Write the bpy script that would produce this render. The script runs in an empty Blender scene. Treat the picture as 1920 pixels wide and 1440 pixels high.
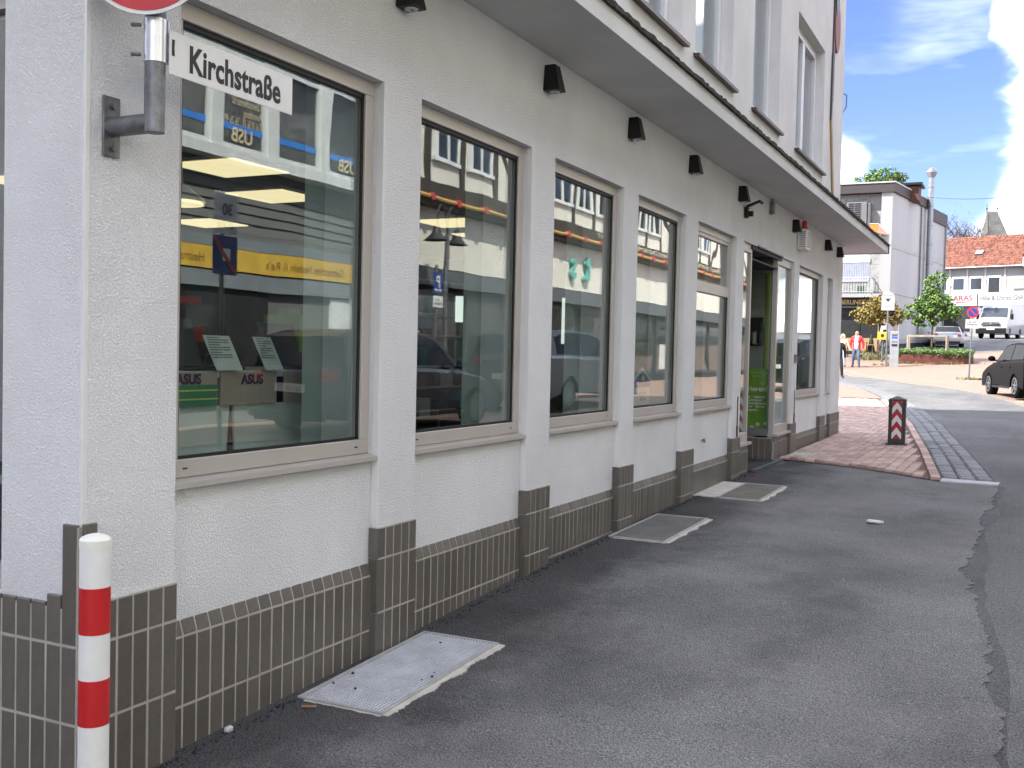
import bpy, bmesh, math, random
from mathutils import Matrix, Vector, noise
random.seed(7)
rad = math.radians
SC = bpy.context.scene
COL = SC.collection

# ------------------------------------------------------------------ camera
cam = bpy.data.cameras.new('camera'); camo = bpy.data.objects.new('camera', cam); COL.objects.link(camo)
cam.sensor_width = 36.0; cam.lens = 36.0 * 1953.0 / 1920.0; cam.clip_start = 0.05; cam.clip_end = 2000
yaw, pitch, roll = rad(26.192), rad(-1.7177), rad(1.2753)
F0 = Vector((-math.sin(yaw), math.cos(yaw), 0)); R0 = Vector((math.cos(yaw), math.sin(yaw), 0)); U0 = Vector((0, 0, 1))
F1 = F0 * math.cos(pitch) + U0 * math.sin(pitch); U1 = -F0 * math.sin(pitch) + U0 * math.cos(pitch)
R2 = R0 * math.cos(roll) + U1 * math.sin(roll); U2 = -R0 * math.sin(roll) + U1 * math.cos(roll)
camo.matrix_world = Matrix(((R2.x, U2.x, -F1.x, 2.6456), (R2.y, U2.y, -F1.y, 0.0), (R2.z, U2.z, -F1.z, 1.5), (0, 0, 0, 1)))
SC.camera = camo

# ------------------------------------------------------------------ world, sun, exposure
SUN_EL = rad(47.0); SH = (0.72, 0.694)           # horizontal direction the shadows fall in
SKY_STRENGTH = 0.050; SUN_STRENGTH = 2.0; CLOUD = 2.15
world = bpy.data.worlds.new('World'); SC.world = world; world.use_nodes = True
def build_world():
    nt = world.node_tree; N = nt.nodes; L = nt.links; N.clear()
    out = N.new('ShaderNodeOutputWorld'); mix = N.new('ShaderNodeMixShader')
    b1 = N.new('ShaderNodeBackground'); b2 = N.new('ShaderNodeBackground')
    sky = N.new('ShaderNodeTexSky'); sky.sky_type = 'NISHITA'; sky.sun_disc = False
    sky.sun_elevation = SUN_EL; sky.sun_rotation = math.atan2(-SH[0], -SH[1]); sky.dust_density = 0.3; sky.ozone_density = 5.0; sky.air_density = 1.0
    hs = N.new('ShaderNodeHueSaturation'); hs.inputs['Saturation'].default_value = 1.02
    tint = N.new('ShaderNodeMix'); tint.data_type = 'RGBA'; tint.blend_type = 'MULTIPLY'; tint.inputs['Factor'].default_value = 1; tint.inputs['B'].default_value = (0.76, 0.69, 0.93, 1)
    L.new(sky.outputs[0], hs.inputs['Color']); L.new(hs.outputs[0], tint.inputs['A']); L.new(tint.outputs['Result'], b1.inputs['Color']); b1.inputs['Strength'].default_value = SKY_STRENGTH
    tc = N.new('ShaderNodeTexCoord'); sep = N.new('ShaderNodeSeparateXYZ'); L.new(tc.outputs['Generated'], sep.inputs[0])
    def math_(op, a, b=None, c=None):
        m = N.new('ShaderNodeMath'); m.operation = op
        for i, v in enumerate((a, b, c)):
            if v is None: continue
            if isinstance(v, (int, float)): m.inputs[i].default_value = v
            else: L.new(v, m.inputs[i])
        return m.outputs[0]
    mp = N.new('ShaderNodeMapping'); mp.inputs['Scale'].default_value = (1.0, 1.0, 1.9); mp.inputs['Location'].default_value = (0.31, 0.12, 0.05)
    L.new(tc.outputs['Generated'], mp.inputs[0])
    n1 = N.new('ShaderNodeTexNoise'); n1.inputs['Scale'].default_value = 2.6; n1.inputs['Detail'].default_value = 6; n1.inputs['Roughness'].default_value = 0.56; n1.inputs['Distortion'].default_value = 0.25
    L.new(mp.outputs[0], n1.inputs['Vector'])
    # cumulus banks in the directions where they stand
    def bank(v, size, w):
        v = Vector(v).normalized()
        d = N.new('ShaderNodeVectorMath'); d.operation = 'DISTANCE'; L.new(tc.outputs['Generated'], d.inputs[0]); d.inputs[1].default_value = v
        m = N.new('ShaderNodeMapRange'); m.interpolation_type = 'SMOOTHSTEP'; L.new(d.outputs['Value'], m.inputs['Value'])
        m.inputs['From Min'].default_value = size; m.inputs['From Max'].default_value = 0.0; m.inputs['To Min'].default_value = 0; m.inputs['To Max'].default_value = w
        return m.outputs[0]
    dens = n1.outputs['Fac']
    for b in BANKS: dens = math_('ADD', dens, bank(*b))
    edge = N.new('ShaderNodeTexNoise'); edge.inputs['Scale'].default_value = 17.0; edge.inputs['Detail'].default_value = 4; edge.inputs['Roughness'].default_value = 0.6; edge.inputs['Distortion'].default_value = 0.4
    L.new(mp.outputs[0], edge.inputs['Vector'])
    dens = math_('ADD', dens, math_('MULTIPLY', math_('SUBTRACT', edge.outputs['Fac'], 0.5), 0.16))
    ramp = N.new('ShaderNodeMapRange'); ramp.interpolation_type = 'SMOOTHSTEP'; L.new(dens, ramp.inputs['Value']); ramp.inputs['From Min'].default_value = 0.38; ramp.inputs['From Max'].default_value = 0.62
    # thin streaks
    mp2 = N.new('ShaderNodeMapping'); mp2.inputs['Scale'].default_value = (1.0, 1.0, 4.5); mp2.inputs['Rotation'].default_value = (0.0, 0.12, 0.0); L.new(tc.outputs['Generated'], mp2.inputs[0])
    st = N.new('ShaderNodeTexNoise'); st.inputs['Scale'].default_value = 5.5; st.inputs['Detail'].default_value = 4; st.inputs['Roughness'].default_value = 0.62; L.new(mp2.outputs[0], st.inputs['Vector'])
    sm = N.new('ShaderNodeMapRange'); L.new(st.outputs['Fac'], sm.inputs['Value']); sm.inputs['From Min'].default_value = 0.48; sm.inputs['From Max'].default_value = 0.78; sm.inputs['To Max'].default_value = 0.075
    fac = math_('MAXIMUM', math_('POWER', ramp.outputs[0], 2.4), sm.outputs[0])
    # cloud brightness: white crowns, greyer bases
    sh = N.new('ShaderNodeTexNoise'); sh.inputs['Scale'].default_value = 7.0; sh.inputs['Detail'].default_value = 3; L.new(mp.outputs[0], sh.inputs['Vector'])
    cr = N.new('ShaderNodeValToRGB'); L.new(sh.outputs['Fac'], cr.inputs[0])
    cr.color_ramp.elements[0].position = 0.42; cr.color_ramp.elements[0].color = (0.07, 0.073, 0.08, 1); cr.color_ramp.elements[1].position = 0.62; cr.color_ramp.elements[1].color = (1, 1, 1, 1)
    L.new(cr.outputs[0], b2.inputs['Color']); b2.inputs['Strength'].default_value = CLOUD
    L.new(fac, mix.inputs[0]); L.new(b1.outputs[0], mix.inputs[1]); L.new(b2.outputs[0], mix.inputs[2]); L.new(mix.outputs[0], out.inputs[0])
BANKS = [((-0.004, 1, 0.165), 0.08, 0.14), ((0.0, 1, 0.30), 0.09, 0.24), ((0.01, 1, 0.11), 0.10, 0.10), ((-0.132, 1, 0.18), 0.05, 0.20), ((-0.115, 1, 0.28), 0.125, -0.40), ((-0.085, 1, 0.16), 0.09, -0.36)]
build_world()
sl = bpy.data.lights.new('sun', 'SUN'); so = bpy.data.objects.new('sun', sl); COL.objects.link(so)
sl.energy = SUN_STRENGTH; sl.angle = rad(0.53); sl.color = (1.0, 0.955, 0.88)
sdir = Vector((SH[0] * math.cos(SUN_EL), SH[1] * math.cos(SUN_EL), -math.sin(SUN_EL)))
so.rotation_euler = sdir.to_track_quat('-Z', 'Y').to_euler(); so.location = (-20, -30, 60)
vs = SC.view_settings; vs.view_transform = 'Standard'; vs.look = 'None'; vs.exposure = 2.5; vs.gamma = 1.0; vs.use_curve_mapping = False
SC.cycles.transparent_max_bounces = 14; SC.cycles.max_bounces = 6; SC.cycles.diffuse_bounces = 3; SC.cycles.glossy_bounces = 3; SC.cycles.use_denoising = True
SC.cycles.caustics_reflective = False; SC.cycles.caustics_refractive = False

# ------------------------------------------------------------------ terrain height
GY = [-40, 0, 2.7, 4, 6, 11, 16, 22, 32, 40, 48, 52, 66, 79, 100, 200, 400]
GZ = [-.3, 0, .042, .08, .18, .255, .28, .37, .62, .70, .77, 1.14, 2.24, 3.14, 4, 6.5, 10]
def g(y):
    if y <= GY[0]: return GZ[0]
    for i in range(len(GY) - 1):
        if y <= GY[i + 1]:
            t = (y - GY[i]) / (GY[i + 1] - GY[i]); return GZ[i] + t * (GZ[i + 1] - GZ[i])
    return GZ[-1]

# ------------------------------------------------------------------ materials
def srgb(r, g_, b):
    f = lambda c: (c / 255 / 12.92) if c / 255 <= .04045 else ((c / 255 + .055) / 1.055) ** 2.4
    return (f(r), f(g_), f(b))
MATS = {}
def pm(name, col, rough=.6, metal=0.0, var=.10, vscale=4.0, bump=0.0, bscale=60.0, coat=0.0, spec=.5, bdist=.004, fine=0.0, fscale=80.0, streak=False, col2=None, emit=0.0):
    if name in MATS: return MATS[name]
    m = bpy.data.materials.new(name); m.use_nodes = True; nt = m.node_tree; N = nt.nodes; L = nt.links
    p = N['Principled BSDF']; p.inputs['Roughness'].default_value = rough; p.inputs['Metallic'].default_value = metal
    p.inputs['Specular IOR Level'].default_value = spec; p.inputs['Coat Weight'].default_value = coat; p.inputs['Coat Roughness'].default_value = .06
    tc = N.new('ShaderNodeTexCoord')
    n = N.new('ShaderNodeTexNoise'); n.inputs['Scale'].default_value = vscale; n.inputs['Detail'].default_value = 3.5; n.inputs['Roughness'].default_value = .6
    if streak:
        mp = N.new('ShaderNodeMapping'); mp.inputs['Scale'].default_value = (1, 1, .15); L.new(tc.outputs['Object'], mp.inputs[0]); L.new(mp.outputs[0], n.inputs['Vector'])
    else: L.new(tc.outputs['Object'], n.inputs['Vector'])
    cr = N.new('ShaderNodeValToRGB'); e = cr.color_ramp.elements; e[0].position = .32; e[1].position = .68
    a = col2 or tuple(c * (1 - var) for c in col); b = tuple(min(1, c * (1 + (var if not col2 else 0))) for c in col)
    e[0].color = (*a, 1); e[1].color = (*b, 1); L.new(n.outputs['Fac'], cr.inputs[0]); cc = cr.outputs[0]
    if fine:
        n2 = N.new('ShaderNodeTexNoise'); n2.inputs['Scale'].default_value = fscale; n2.inputs['Detail'].default_value = 2; L.new(tc.outputs['Object'], n2.inputs['Vector'])
        mr = N.new('ShaderNodeMapRange'); L.new(n2.outputs['Fac'], mr.inputs['Value']); mr.inputs['From Min'].default_value = .3; mr.inputs['From Max'].default_value = .7; mr.inputs['To Min'].default_value = 1 - fine; mr.inputs['To Max'].default_value = 1 + fine
        mx = N.new('ShaderNodeMix'); mx.data_type = 'RGBA'; mx.blend_type = 'MULTIPLY'; mx.inputs['Factor'].default_value = 1; L.new(cc, mx.inputs['A']); L.new(mr.outputs[0], mx.inputs['B']); cc = mx.outputs['Result']
    L.new(cc, p.inputs['Base Color'])
    if bump:
        nb = N.new('ShaderNodeTexNoise'); nb.inputs['Scale'].default_value = bscale; nb.inputs['Detail'].default_value = 2.5; L.new(tc.outputs['Object'], nb.inputs['Vector'])
        bp = N.new('ShaderNodeBump'); bp.inputs['Strength'].default_value = bump; bp.inputs['Distance'].default_value = bdist; L.new(nb.outputs['Fac'], bp.inputs['Height']); L.new(bp.outputs[0], p.inputs['Normal'])
    if emit:
        p.inputs['Emission Color'].default_value = (*col, 1); p.inputs['Emission Strength'].default_value = emit
    MATS[name] = m; return m
def stucco(name, col, dirt=.06, scale=140.0, depth=.0042, strength=.85):
    """rubbed plaster: worm-like grain, faint grey weathering"""
    m = pm(name, col, rough=.9, var=dirt, vscale=1.3, spec=.2); nt = m.node_tree; N = nt.nodes; L = nt.links; p = N['Principled BSDF']
    tc = N.new('ShaderNodeTexCoord'); d = N.new('ShaderNodeTexNoise'); d.inputs['Scale'].default_value = scale; d.inputs['Detail'].default_value = 2; d.inputs['Roughness'].default_value = .6; d.inputs['Distortion'].default_value = .6
    L.new(tc.outputs['Object'], d.inputs['Vector'])
    mr = N.new('ShaderNodeMapRange'); mr.interpolation_type = 'SMOOTHSTEP'; mr.inputs['From Min'].default_value = .34; mr.inputs['From Max'].default_value = .60; L.new(d.outputs['Fac'], mr.inputs['Value'])
    bp = N.new('ShaderNodeBump'); bp.inputs['Strength'].default_value = strength; bp.inputs['Distance'].default_value = depth; L.new(mr.outputs[0], bp.inputs['Height']); L.new(bp.outputs[0], p.inputs['Normal'])
    return m
def asphalt(name, col, mott=.3, speck=.35, vscale=.9):
    m = pm(name, col, rough=.88, var=mott, vscale=vscale, fine=.62, fscale=150, spec=.2); nt = m.node_tree; N = nt.nodes; L = nt.links; p = N['Principled BSDF']
    tc = N.new('ShaderNodeTexCoord'); v = N.new('ShaderNodeTexVoronoi'); v.inputs['Scale'].default_value = 105; L.new(tc.outputs['Object'], v.inputs['Vector'])
    n = N.new('ShaderNodeTexNoise'); n.inputs['Scale'].default_value = 38; n.inputs['Detail'].default_value = 3; L.new(tc.outputs['Object'], n.inputs['Vector'])
    a = N.new('ShaderNodeMath'); a.operation = 'ADD'; L.new(v.outputs['Distance'], a.inputs[0]); L.new(n.outputs['Fac'], a.inputs[1])
    bp = N.new('ShaderNodeBump'); bp.inputs['Strength'].default_value = 1.0; bp.inputs['Distance'].default_value = .011; L.new(a.outputs[0], bp.inputs['Height']); L.new(bp.outputs[0], p.inputs['Normal'])
    # pale chips of stone
    w = N.new('ShaderNodeTexVoronoi'); w.inputs['Scale'].default_value = 34; L.new(tc.outputs['Object'], w.inputs['Vector'])
    c = N.new('ShaderNodeMath'); c.operation = 'LESS_THAN'; c.inputs[1].default_value = .085; L.new(w.outputs['Distance'], c.inputs[0])
    k = N.new('ShaderNodeMath'); k.operation = 'MULTIPLY'; k.inputs[1].default_value = speck; L.new(c.outputs[0], k.inputs[0])
    mx = N.new('ShaderNodeMix'); mx.data_type = 'RGBA'; L.new(k.outputs[0], mx.inputs['Factor']); src = p.inputs['Base Color'].links[0].from_socket; L.new(src, mx.inputs['A']); mx.inputs['B'].default_value = (.33, .32, .3, 1); L.new(mx.outputs['Result'], p.inputs['Base Color'])
    return m
def glassmat(name, tint=(.86, .92, .9), f0=.14):
    m = bpy.data.materials.new(name); m.use_nodes = True; nt = m.node_tree; N = nt.nodes; L = nt.links; N.clear()
    out = N.new('ShaderNodeOutputMaterial'); mix = N.new('ShaderNodeMixShader'); tr = N.new('ShaderNodeBsdfTransparent'); gl = N.new('ShaderNodeBsdfGlossy')
    tr.inputs['Color'].default_value = (*tint, 1); gl.inputs['Roughness'].default_value = 0.0; gl.inputs['Color'].default_value = (1, 1, 1, 1)
    geo = N.new('ShaderNodeNewGeometry'); d = N.new('ShaderNodeVectorMath'); d.operation = 'DOT_PRODUCT'; L.new(geo.outputs['Normal'], d.inputs[0]); L.new(geo.outputs['Incoming'], d.inputs[1])
    def mm(op, a, b):
        q = N.new('ShaderNodeMath'); q.operation = op
        for i, v in enumerate((a, b)):
            if isinstance(v, (int, float)): q.inputs[i].default_value = v
            elif v is not None: L.new(v, q.inputs[i])
        return q.outputs[0]
    c = mm('ABSOLUTE', d.outputs['Value'], None); s = mm('POWER', mm('SUBTRACT', 1.0, c), 5.0); fr = mm('ADD', mm('MULTIPLY', s, 1 - f0), f0)
    # slight waviness of float glass
    tc = N.new('ShaderNodeTexCoord'); n = N.new('ShaderNodeTexNoise'); n.inputs['Scale'].default_value = 2.2; n.inputs['Detail'].default_value = 1; L.new(tc.outputs['Object'], n.inputs['Vector'])
    bp = N.new('ShaderNodeBump'); bp.inputs['Strength'].default_value = .12; bp.inputs['Distance'].default_value = .006; L.new(n.outputs['Fac'], bp.inputs['Height']); L.new(bp.outputs[0], gl.inputs['Normal'])
    L.new(fr, mix.inputs[0]); L.new(tr.outputs[0], mix.inputs[1]); L.new(gl.outputs[0], mix.inputs[2]); L.new(mix.outputs[0], out.inputs[0]); MATS[name] = m; return m

# ------------------------------------------------------------------ mesh helpers
class MB:
    def __init__(s): s.v = []; s.f = []; s.mi = []; s.M = None; s.cur = 0
    def add(s, pts, faces, mi=None):
        o = len(s.v)
        for p in pts:
            p = Vector(p); s.v.append(tuple(s.M @ p) if s.M else tuple(p))
        for f in faces: s.f.append(tuple(o + i for i in f)); s.mi.append(s.cur if mi is None else mi)
        return s
    def box(s, x0, y0, z0, x1, y1, z1, mi=None):
        x0, x1 = sorted((x0, x1)); y0, y1 = sorted((y0, y1)); z0, z1 = sorted((z0, z1))
        return s.add([(x0, y0, z0), (x1, y0, z0), (x1, y1, z0), (x0, y1, z0), (x0, y0, z1), (x1, y0, z1), (x1, y1, z1), (x0, y1, z1)],
                     [(3, 2, 1, 0), (4, 5, 6, 7), (0, 1, 5, 4), (1, 2, 6, 5), (2, 3, 7, 6), (3, 0, 4, 7)], mi)
    def bar(s, p0, p1, w, h=None, up=(0, 0, 1), mi=None):
        h = h or w; p0 = Vector(p0); p1 = Vector(p1); d = (p1 - p0); L = d.length
        if L < 1e-6: return s
        d.normalize(); u = Vector(up)
        if abs(d.dot(u)) > .99: u = Vector((1, 0, 0))
        r = d.cross(u).normalized(); u = r.cross(d)
        c = [(-w / 2, -h / 2), (w / 2, -h / 2), (w / 2, h / 2), (-w / 2, h / 2)]
        P = [p0 + r * a + u * b for a, b in c] + [p1 + r * a + u * b for a, b in c]
        return s.add(P, [(0, 1, 2, 3), (7, 6, 5, 4), (1, 0, 4, 5), (2, 1, 5, 6), (3, 2, 6, 7), (0, 3, 7, 4)], mi)
    def cyl(s, p0, p1, r0, r1=None, n=16, caps=True, mi=None):
        r1 = r0 if r1 is None else r1; p0 = Vector(p0); p1 = Vector(p1); d = (p1 - p0).normalized()
        u = Vector((0, 0, 1)) if abs(d.z) < .9 else Vector((1, 0, 0)); a = d.cross(u).normalized(); b = d.cross(a)
        P = []
        for p, r in ((p0, r0), (p1, r1)):
            for i in range(n):
                t = 2 * math.pi * i / n; P.append(p + a * r * math.cos(t) + b * r * math.sin(t))
        fs = [(i, n + i, n + (i + 1) % n, (i + 1) % n) for i in range(n)]
        if caps: fs += [tuple(range(n)), tuple(reversed(range(n, 2 * n)))]
        return s.add(P, fs, mi)
    def tube(s, pts, r, n=10, mi=None, caps=True):
        pts = [Vector(p) for p in pts]; rs = r if isinstance(r, (list, tuple)) else [r] * len(pts)
        P = []; a = None
        for i, p in enumerate(pts):
            d = (pts[min(i + 1, len(pts) - 1)] - pts[max(i - 1, 0)]).normalized()
            if a is None:
                u = Vector((0, 0, 1)) if abs(d.z) < .9 else Vector((1, 0, 0)); a = d.cross(u).normalized()
            else: a = (a - d * a.dot(d)).normalized()
            b = d.cross(a)
            for k in range(n):
                t = 2 * math.pi * k / n; P.append(p + (a * math.cos(t) + b * math.sin(t)) * rs[i])
        fs = []
        for i in range(len(pts) - 1):
            for k in range(n): fs.append((i * n + k, (i + 1) * n + k, (i + 1) * n + (k + 1) % n, i * n + (k + 1) % n))
        if caps: fs += [tuple(range(n)), tuple(reversed(range((len(pts) - 1) * n, len(pts) * n)))]
        return s.add(P, fs, mi)
    def lathe(s, prof, c=(0, 0, 0), n=24, mi=None, caps=True):
        P = []; fs = []
        for r, z in prof:
            for i in range(n):
                t = 2 * math.pi * i / n; P.append((c[0] + r * math.cos(t), c[1] + r * math.sin(t), c[2] + z))
        for j in range(len(prof) - 1):
            for i in range(n): fs.append((j * n + i, j * n + (i + 1) % n, (j + 1) * n + (i + 1) % n, (j + 1) * n + i))
        if caps: fs += [tuple(reversed(range(n))), tuple(range((len(prof) - 1) * n, len(prof) * n))]
        return s.add(P, fs, mi)
    def prism(s, poly, d, mi=None):
        """poly: list of 3D points (planar); d: extrusion vector"""
        n = len(poly); d = Vector(d); P = [Vector(p) for p in poly]; P += [p + d for p in P[:n]]
        return s.add(P, [tuple(reversed(range(n))), tuple(range(n, 2 * n))] + [(i, (i + 1) % n, n + (i + 1) % n, n + i) for i in range(n)], mi)
    def ball(s, c, r, n=12, m=8, mi=None):
        rx, ry, rz = r if isinstance(r, (tuple, list)) else (r, r, r); P = [(c[0], c[1], c[2] - rz)]; fs = []
        for j in range(1, m):
            ph = -math.pi / 2 + math.pi * j / m
            for i in range(n):
                t = 2 * math.pi * i / n; P.append((c[0] + rx * math.cos(ph) * math.cos(t), c[1] + ry * math.cos(ph) * math.sin(t), c[2] + rz * math.sin(ph)))
        P.append((c[0], c[1], c[2] + rz)); k = len(P) - 1
        for i in range(n):
            fs.append((0, 1 + (i + 1) % n, 1 + i)); fs.append((k, 1 + (m - 2) * n + i, 1 + (m - 2) * n + (i + 1) % n))
            for j in range(m - 2): fs.append((1 + j * n + i, 1 + j * n + (i + 1) % n, 1 + (j + 1) * n + (i + 1) % n, 1 + (j + 1) * n + i))
        return s.add(P, fs, mi)
    def mesh(s, name, mats, smooth=False, bevel=0.0, seg=2, recalc=True):
        me = bpy.data.meshes.new(name); me.from_pydata(s.v, [], s.f)
        mats = mats if isinstance(mats, (list, tuple)) else [mats]
        for m in mats: me.materials.append(m)
        me.polygons.foreach_set('material_index', s.mi); me.update()
        if recalc or bevel:
            bm = bmesh.new(); bm.from_mesh(me)
            if bevel: bmesh.ops.bevel(bm, geom=[e for e in bm.edges if len(e.link_faces) == 2 and e.calc_face_angle(0) > .5], offset=bevel, segments=seg, affect='EDGES', profile=.5, clamp_overlap=True)
            if recalc: bmesh.ops.recalc_face_normals(bm, faces=bm.faces)
            bm.to_mesh(me); bm.free()
        if smooth: smooth_mesh(me, smooth if isinstance(smooth, float) else .7)
        return me
    def build(s, name, mats, parent=None, **k):
        return link(name, s.mesh(name, mats, **k), parent)
def smooth_mesh(me, ang=.7):
    me.polygons.foreach_set('use_smooth', [True] * len(me.polygons))
    bm = bmesh.new(); bm.from_mesh(me)
    for e in bm.edges:
        e.smooth = not (len(e.link_faces) == 2 and e.calc_face_angle(0) > ang)
    bm.to_mesh(me); bm.free()
LOC = {}
def link(name, me, parent=None, world_coords=None):
    o = bpy.data.objects.new(name, me); COL.objects.link(o)
    if parent is not None:
        o.parent = parent
        r = parent
        while r.parent: r = r.parent
        if r.get('_w'):                         # children given in world coordinates
            if parent is r: o.matrix_parent_inverse = Matrix.Translation(-Vector(r.location))
    return o
def thing(name, label, cat, loc=(0, 0, 0), rz=0.0, group=None, world_coords=False):
    o = bpy.data.objects.new(name, None); COL.objects.link(o); o.location = loc; o.rotation_euler = (0, 0, rz); o.empty_display_size = .1
    o['label'] = label; o['category'] = cat
    if group: o['group'] = group
    if world_coords: o['_w'] = 1
    return o
def tag(o, label, cat, group=None):
    o['label'] = label; o['category'] = cat
    if group: o['group'] = group
    return o
def structure(o): o['kind'] = 'structure'; return o
def stuff(o, label=None, cat=None):
    o['kind'] = 'stuff'
    if label: o['label'] = label
    if cat: o['category'] = cat
    return o
def copy_tree(o, parent=None):
    c = o.copy(); COL.objects.link(c); c.parent = parent
    for ch in list(o.children): copy_tree(ch, c)
    return c
def frame(o, ex, ey, ez):
    ex, ey, ez = Vector(ex).normalized(), Vector(ey).normalized(), Vector(ez).normalized()
    return Matrix(((ex.x, ey.x, ez.x, o[0]), (ex.y, ey.y, ez.y, o[1]), (ex.z, ey.z, ez.z, o[2]), (0, 0, 0, 1)))
E_ = ((0, 1, 0), (0, 0, 1), (1, 0, 0))     # written on a wall that faces +x
S_ = ((1, 0, 0), (0, 0, 1), (0, -1, 0))    # on a wall that faces -y
W_ = ((0, -1, 0), (0, 0, 1), (-1, 0, 0))   # on a wall that faces -x
def text(s, size, mat, parent, o, axes, name='lettering', ext=.001, bold=0.0, sx=1.0, align='LEFT', space=1.0):
    cu = bpy.data.curves.new('t', 'FONT'); cu.body = s; cu.size = size; cu.extrude = ext; cu.offset = bold; cu.align_x = align; cu.space_character = space; cu.resolution_u = 3; cu.space_line = .9
    ob = bpy.data.objects.new('t', cu); COL.objects.link(ob); dg = bpy.context.evaluated_depsgraph_get(); me = bpy.data.meshes.new_from_object(ob.evaluated_get(dg))
    bpy.data.objects.remove(ob); me.transform(frame(o, *axes) @ Matrix.Diagonal((sx, 1, 1, 1))); me.materials.clear(); me.materials.append(mat)
    return link(name, me, parent)
def clip(poly, lo, hi):
    def half(P, f):
        out = []
        for i in range(len(P)):
            a, b = P[i], P[(i + 1) % len(P)]; fa, fb = f(a), f(b)
            if fa >= 0: out.append(a)
            if (fa >= 0) != (fb >= 0):
                t = fa / (fa - fb); out.append((a[0] + (b[0] - a[0]) * t, a[1] + (b[1] - a[1]) * t))
        return out
    P = half(poly, lambda p: p[1] - lo)
    return half(P, lambda p: hi - p[1]) if P else P
def sheet(name, poly, off, mat, skirt=0.0):
    """a ground sheet over a plan polygon, draped on the terrain"""
    m = MB()
    for i in range(len(GY) - 1):
        P = clip(poly, GY[i], GY[i + 1])
        Q = []
        for p in P:
            if not Q or abs(p[0] - Q[-1][0]) + abs(p[1] - Q[-1][1]) > 1e-5: Q.append(p)
        if len(Q) > 2 and abs(Q[0][0] - Q[-1][0]) + abs(Q[0][1] - Q[-1][1]) < 1e-5: Q.pop()
        if len(Q) >= 3: m.add([(x, y, g(y) + off) for x, y in Q], [tuple(range(len(Q)))])
    if skirt:
        for i in range(len(poly)):
            (x0, y0), (x1, y1) = poly[i], poly[(i + 1) % len(poly)]
            if abs(y1 - y0) + abs(x1 - x0) > 6: continue
            m.add([(x0, y0, g(y0) + off - skirt), (x1, y1, g(y1) + off - skirt), (x1, y1, g(y1) + off), (x0, y0, g(y0) + off)], [(0, 1, 2, 3)])
    me = m.mesh(name, mat, recalc=False)
    bm = bmesh.new(); bm.from_mesh(me)
    for f in bm.faces:
        f.normal_update()
        if f.normal.z < -1e-4: f.normal_flip()
    bm.to_mesh(me); bm.free()
    return link(name, me)
# ------------------------------------------------------------------ shared materials
M_white = stucco('white_stucco', (.85, .855, .86))
M_smooth = pm('smooth_white_paint', (.74, .74, .73), rough=.75, var=.05, vscale=2)
M_upper = stucco('upper_render', (.70, .69, .67), dirt=.07, scale=160, depth=.0022, strength=.5)
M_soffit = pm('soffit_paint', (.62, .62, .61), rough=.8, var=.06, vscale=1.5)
M_tile = pm('taupe_tile', srgb(100, 95, 88), rough=.42, var=.10, vscale=9, bump=.12, bscale=30, fine=.06, fscale=60)
M_tile2 = pm('taupe_tile_dark', srgb(93, 88, 82), rough=.45, var=.12, vscale=9, bump=.12, bscale=30, fine=.06, fscale=60)
M_tile3 = pm('taupe_tile_warm', srgb(103, 98, 91), rough=.38, var=.10, vscale=9, bump=.12, bscale=30, fine=.06, fscale=60)
M_grout = pm('grout', srgb(168, 163, 154), rough=.95, var=.15, vscale=7)
M_alu = pm('champagne_aluminium', srgb(186, 180, 172), rough=.4, metal=.15, var=.03)
M_gasket = pm('black_gasket', (.008, .008, .009), rough=.6)
M_glass = glassmat('shop_glass')
M_glass3 = glassmat('old_pane', tint=(.93, .93, .91), f0=.03)
M_glass2 = glassmat('house_glass', tint=(.8, .85, .86), f0=.16)
M_blackm = pm('black_metal', (.010, .010, .011), rough=.45, spec=.3, var=.1)
M_galv = pm('galvanised_steel', srgb(120, 122, 124), rough=.5, metal=.75, var=.28, vscale=14, fine=.12, fscale=70)
M_alup = pm('bright_aluminium', srgb(215, 217, 225), rough=.28, metal=.85, var=.05, vscale=20)
M_signw = pm('sign_white', (.74, .74, .72), rough=.45, var=.04, vscale=8)
M_black = pm('lettering_black', (.012, .012, .014), rough=.55)
M_red = pm('signal_red', (.52, .018, .02), rough=.32, var=.1, vscale=6)
M_postw = pm('post_white', (.80, .80, .77), rough=.38, var=.05, vscale=9)
M_brown = pm('brown_sill', srgb(72, 52, 46), rough=.45, var=.3, vscale=8)
M_pvc = pm('white_pvc', (.78, .78, .79), rough=.35, var=.03)
M_moss = pm('mossy_felt', (.022, .02, .014), rough=.95, var=.5, vscale=12, bump=.9, bscale=40, bdist=.02, col2=(.05, .045, .028))
M_dark = pm('dark_room', (.03, .03, .032), rough=.9, var=.2)
M_curtain = pm('pale_curtain', (.66, .67, .66), rough=.9, var=.08, vscale=3, streak=True)
M_green = pm('lime_green', (.52, .70, .14), rough=.6, var=.05)
M_brickp = pm('pink_paver', srgb(184, 157, 146), rough=.85, var=.16, vscale=5, bump=.35, bscale=70, fine=.12, fscale=90)
M_brickp2 = pm('pink_paver_light', srgb(197, 172, 158), rough=.85, var=.16, vscale=5, bump=.35, bscale=70, fine=.12, fscale=90)
M_brickp3 = pm('pink_paver_dark', srgb(170, 142, 132), rough=.85, var=.16, vscale=5, bump=.35, bscale=70, fine=.12, fscale=90)
M_granite = pm('granite_sett', srgb(112, 113, 115), rough=.75, var=.22, vscale=6, bump=.5, bscale=50, fine=.2, fscale=120)
M_granite2 = pm('granite_sett_light', srgb(130, 130, 131), rough=.75, var=.22, vscale=6, bump=.5, bscale=50, fine=.2, fscale=120)
M_joint = pm('joint_dirt', (.035, .032, .028), rough=.95, var=.4, vscale=10)
M_conc = pm('pale_concrete', srgb(186, 181, 170), rough=.9, var=.15, vscale=5, bump=.3, bscale=60)
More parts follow.
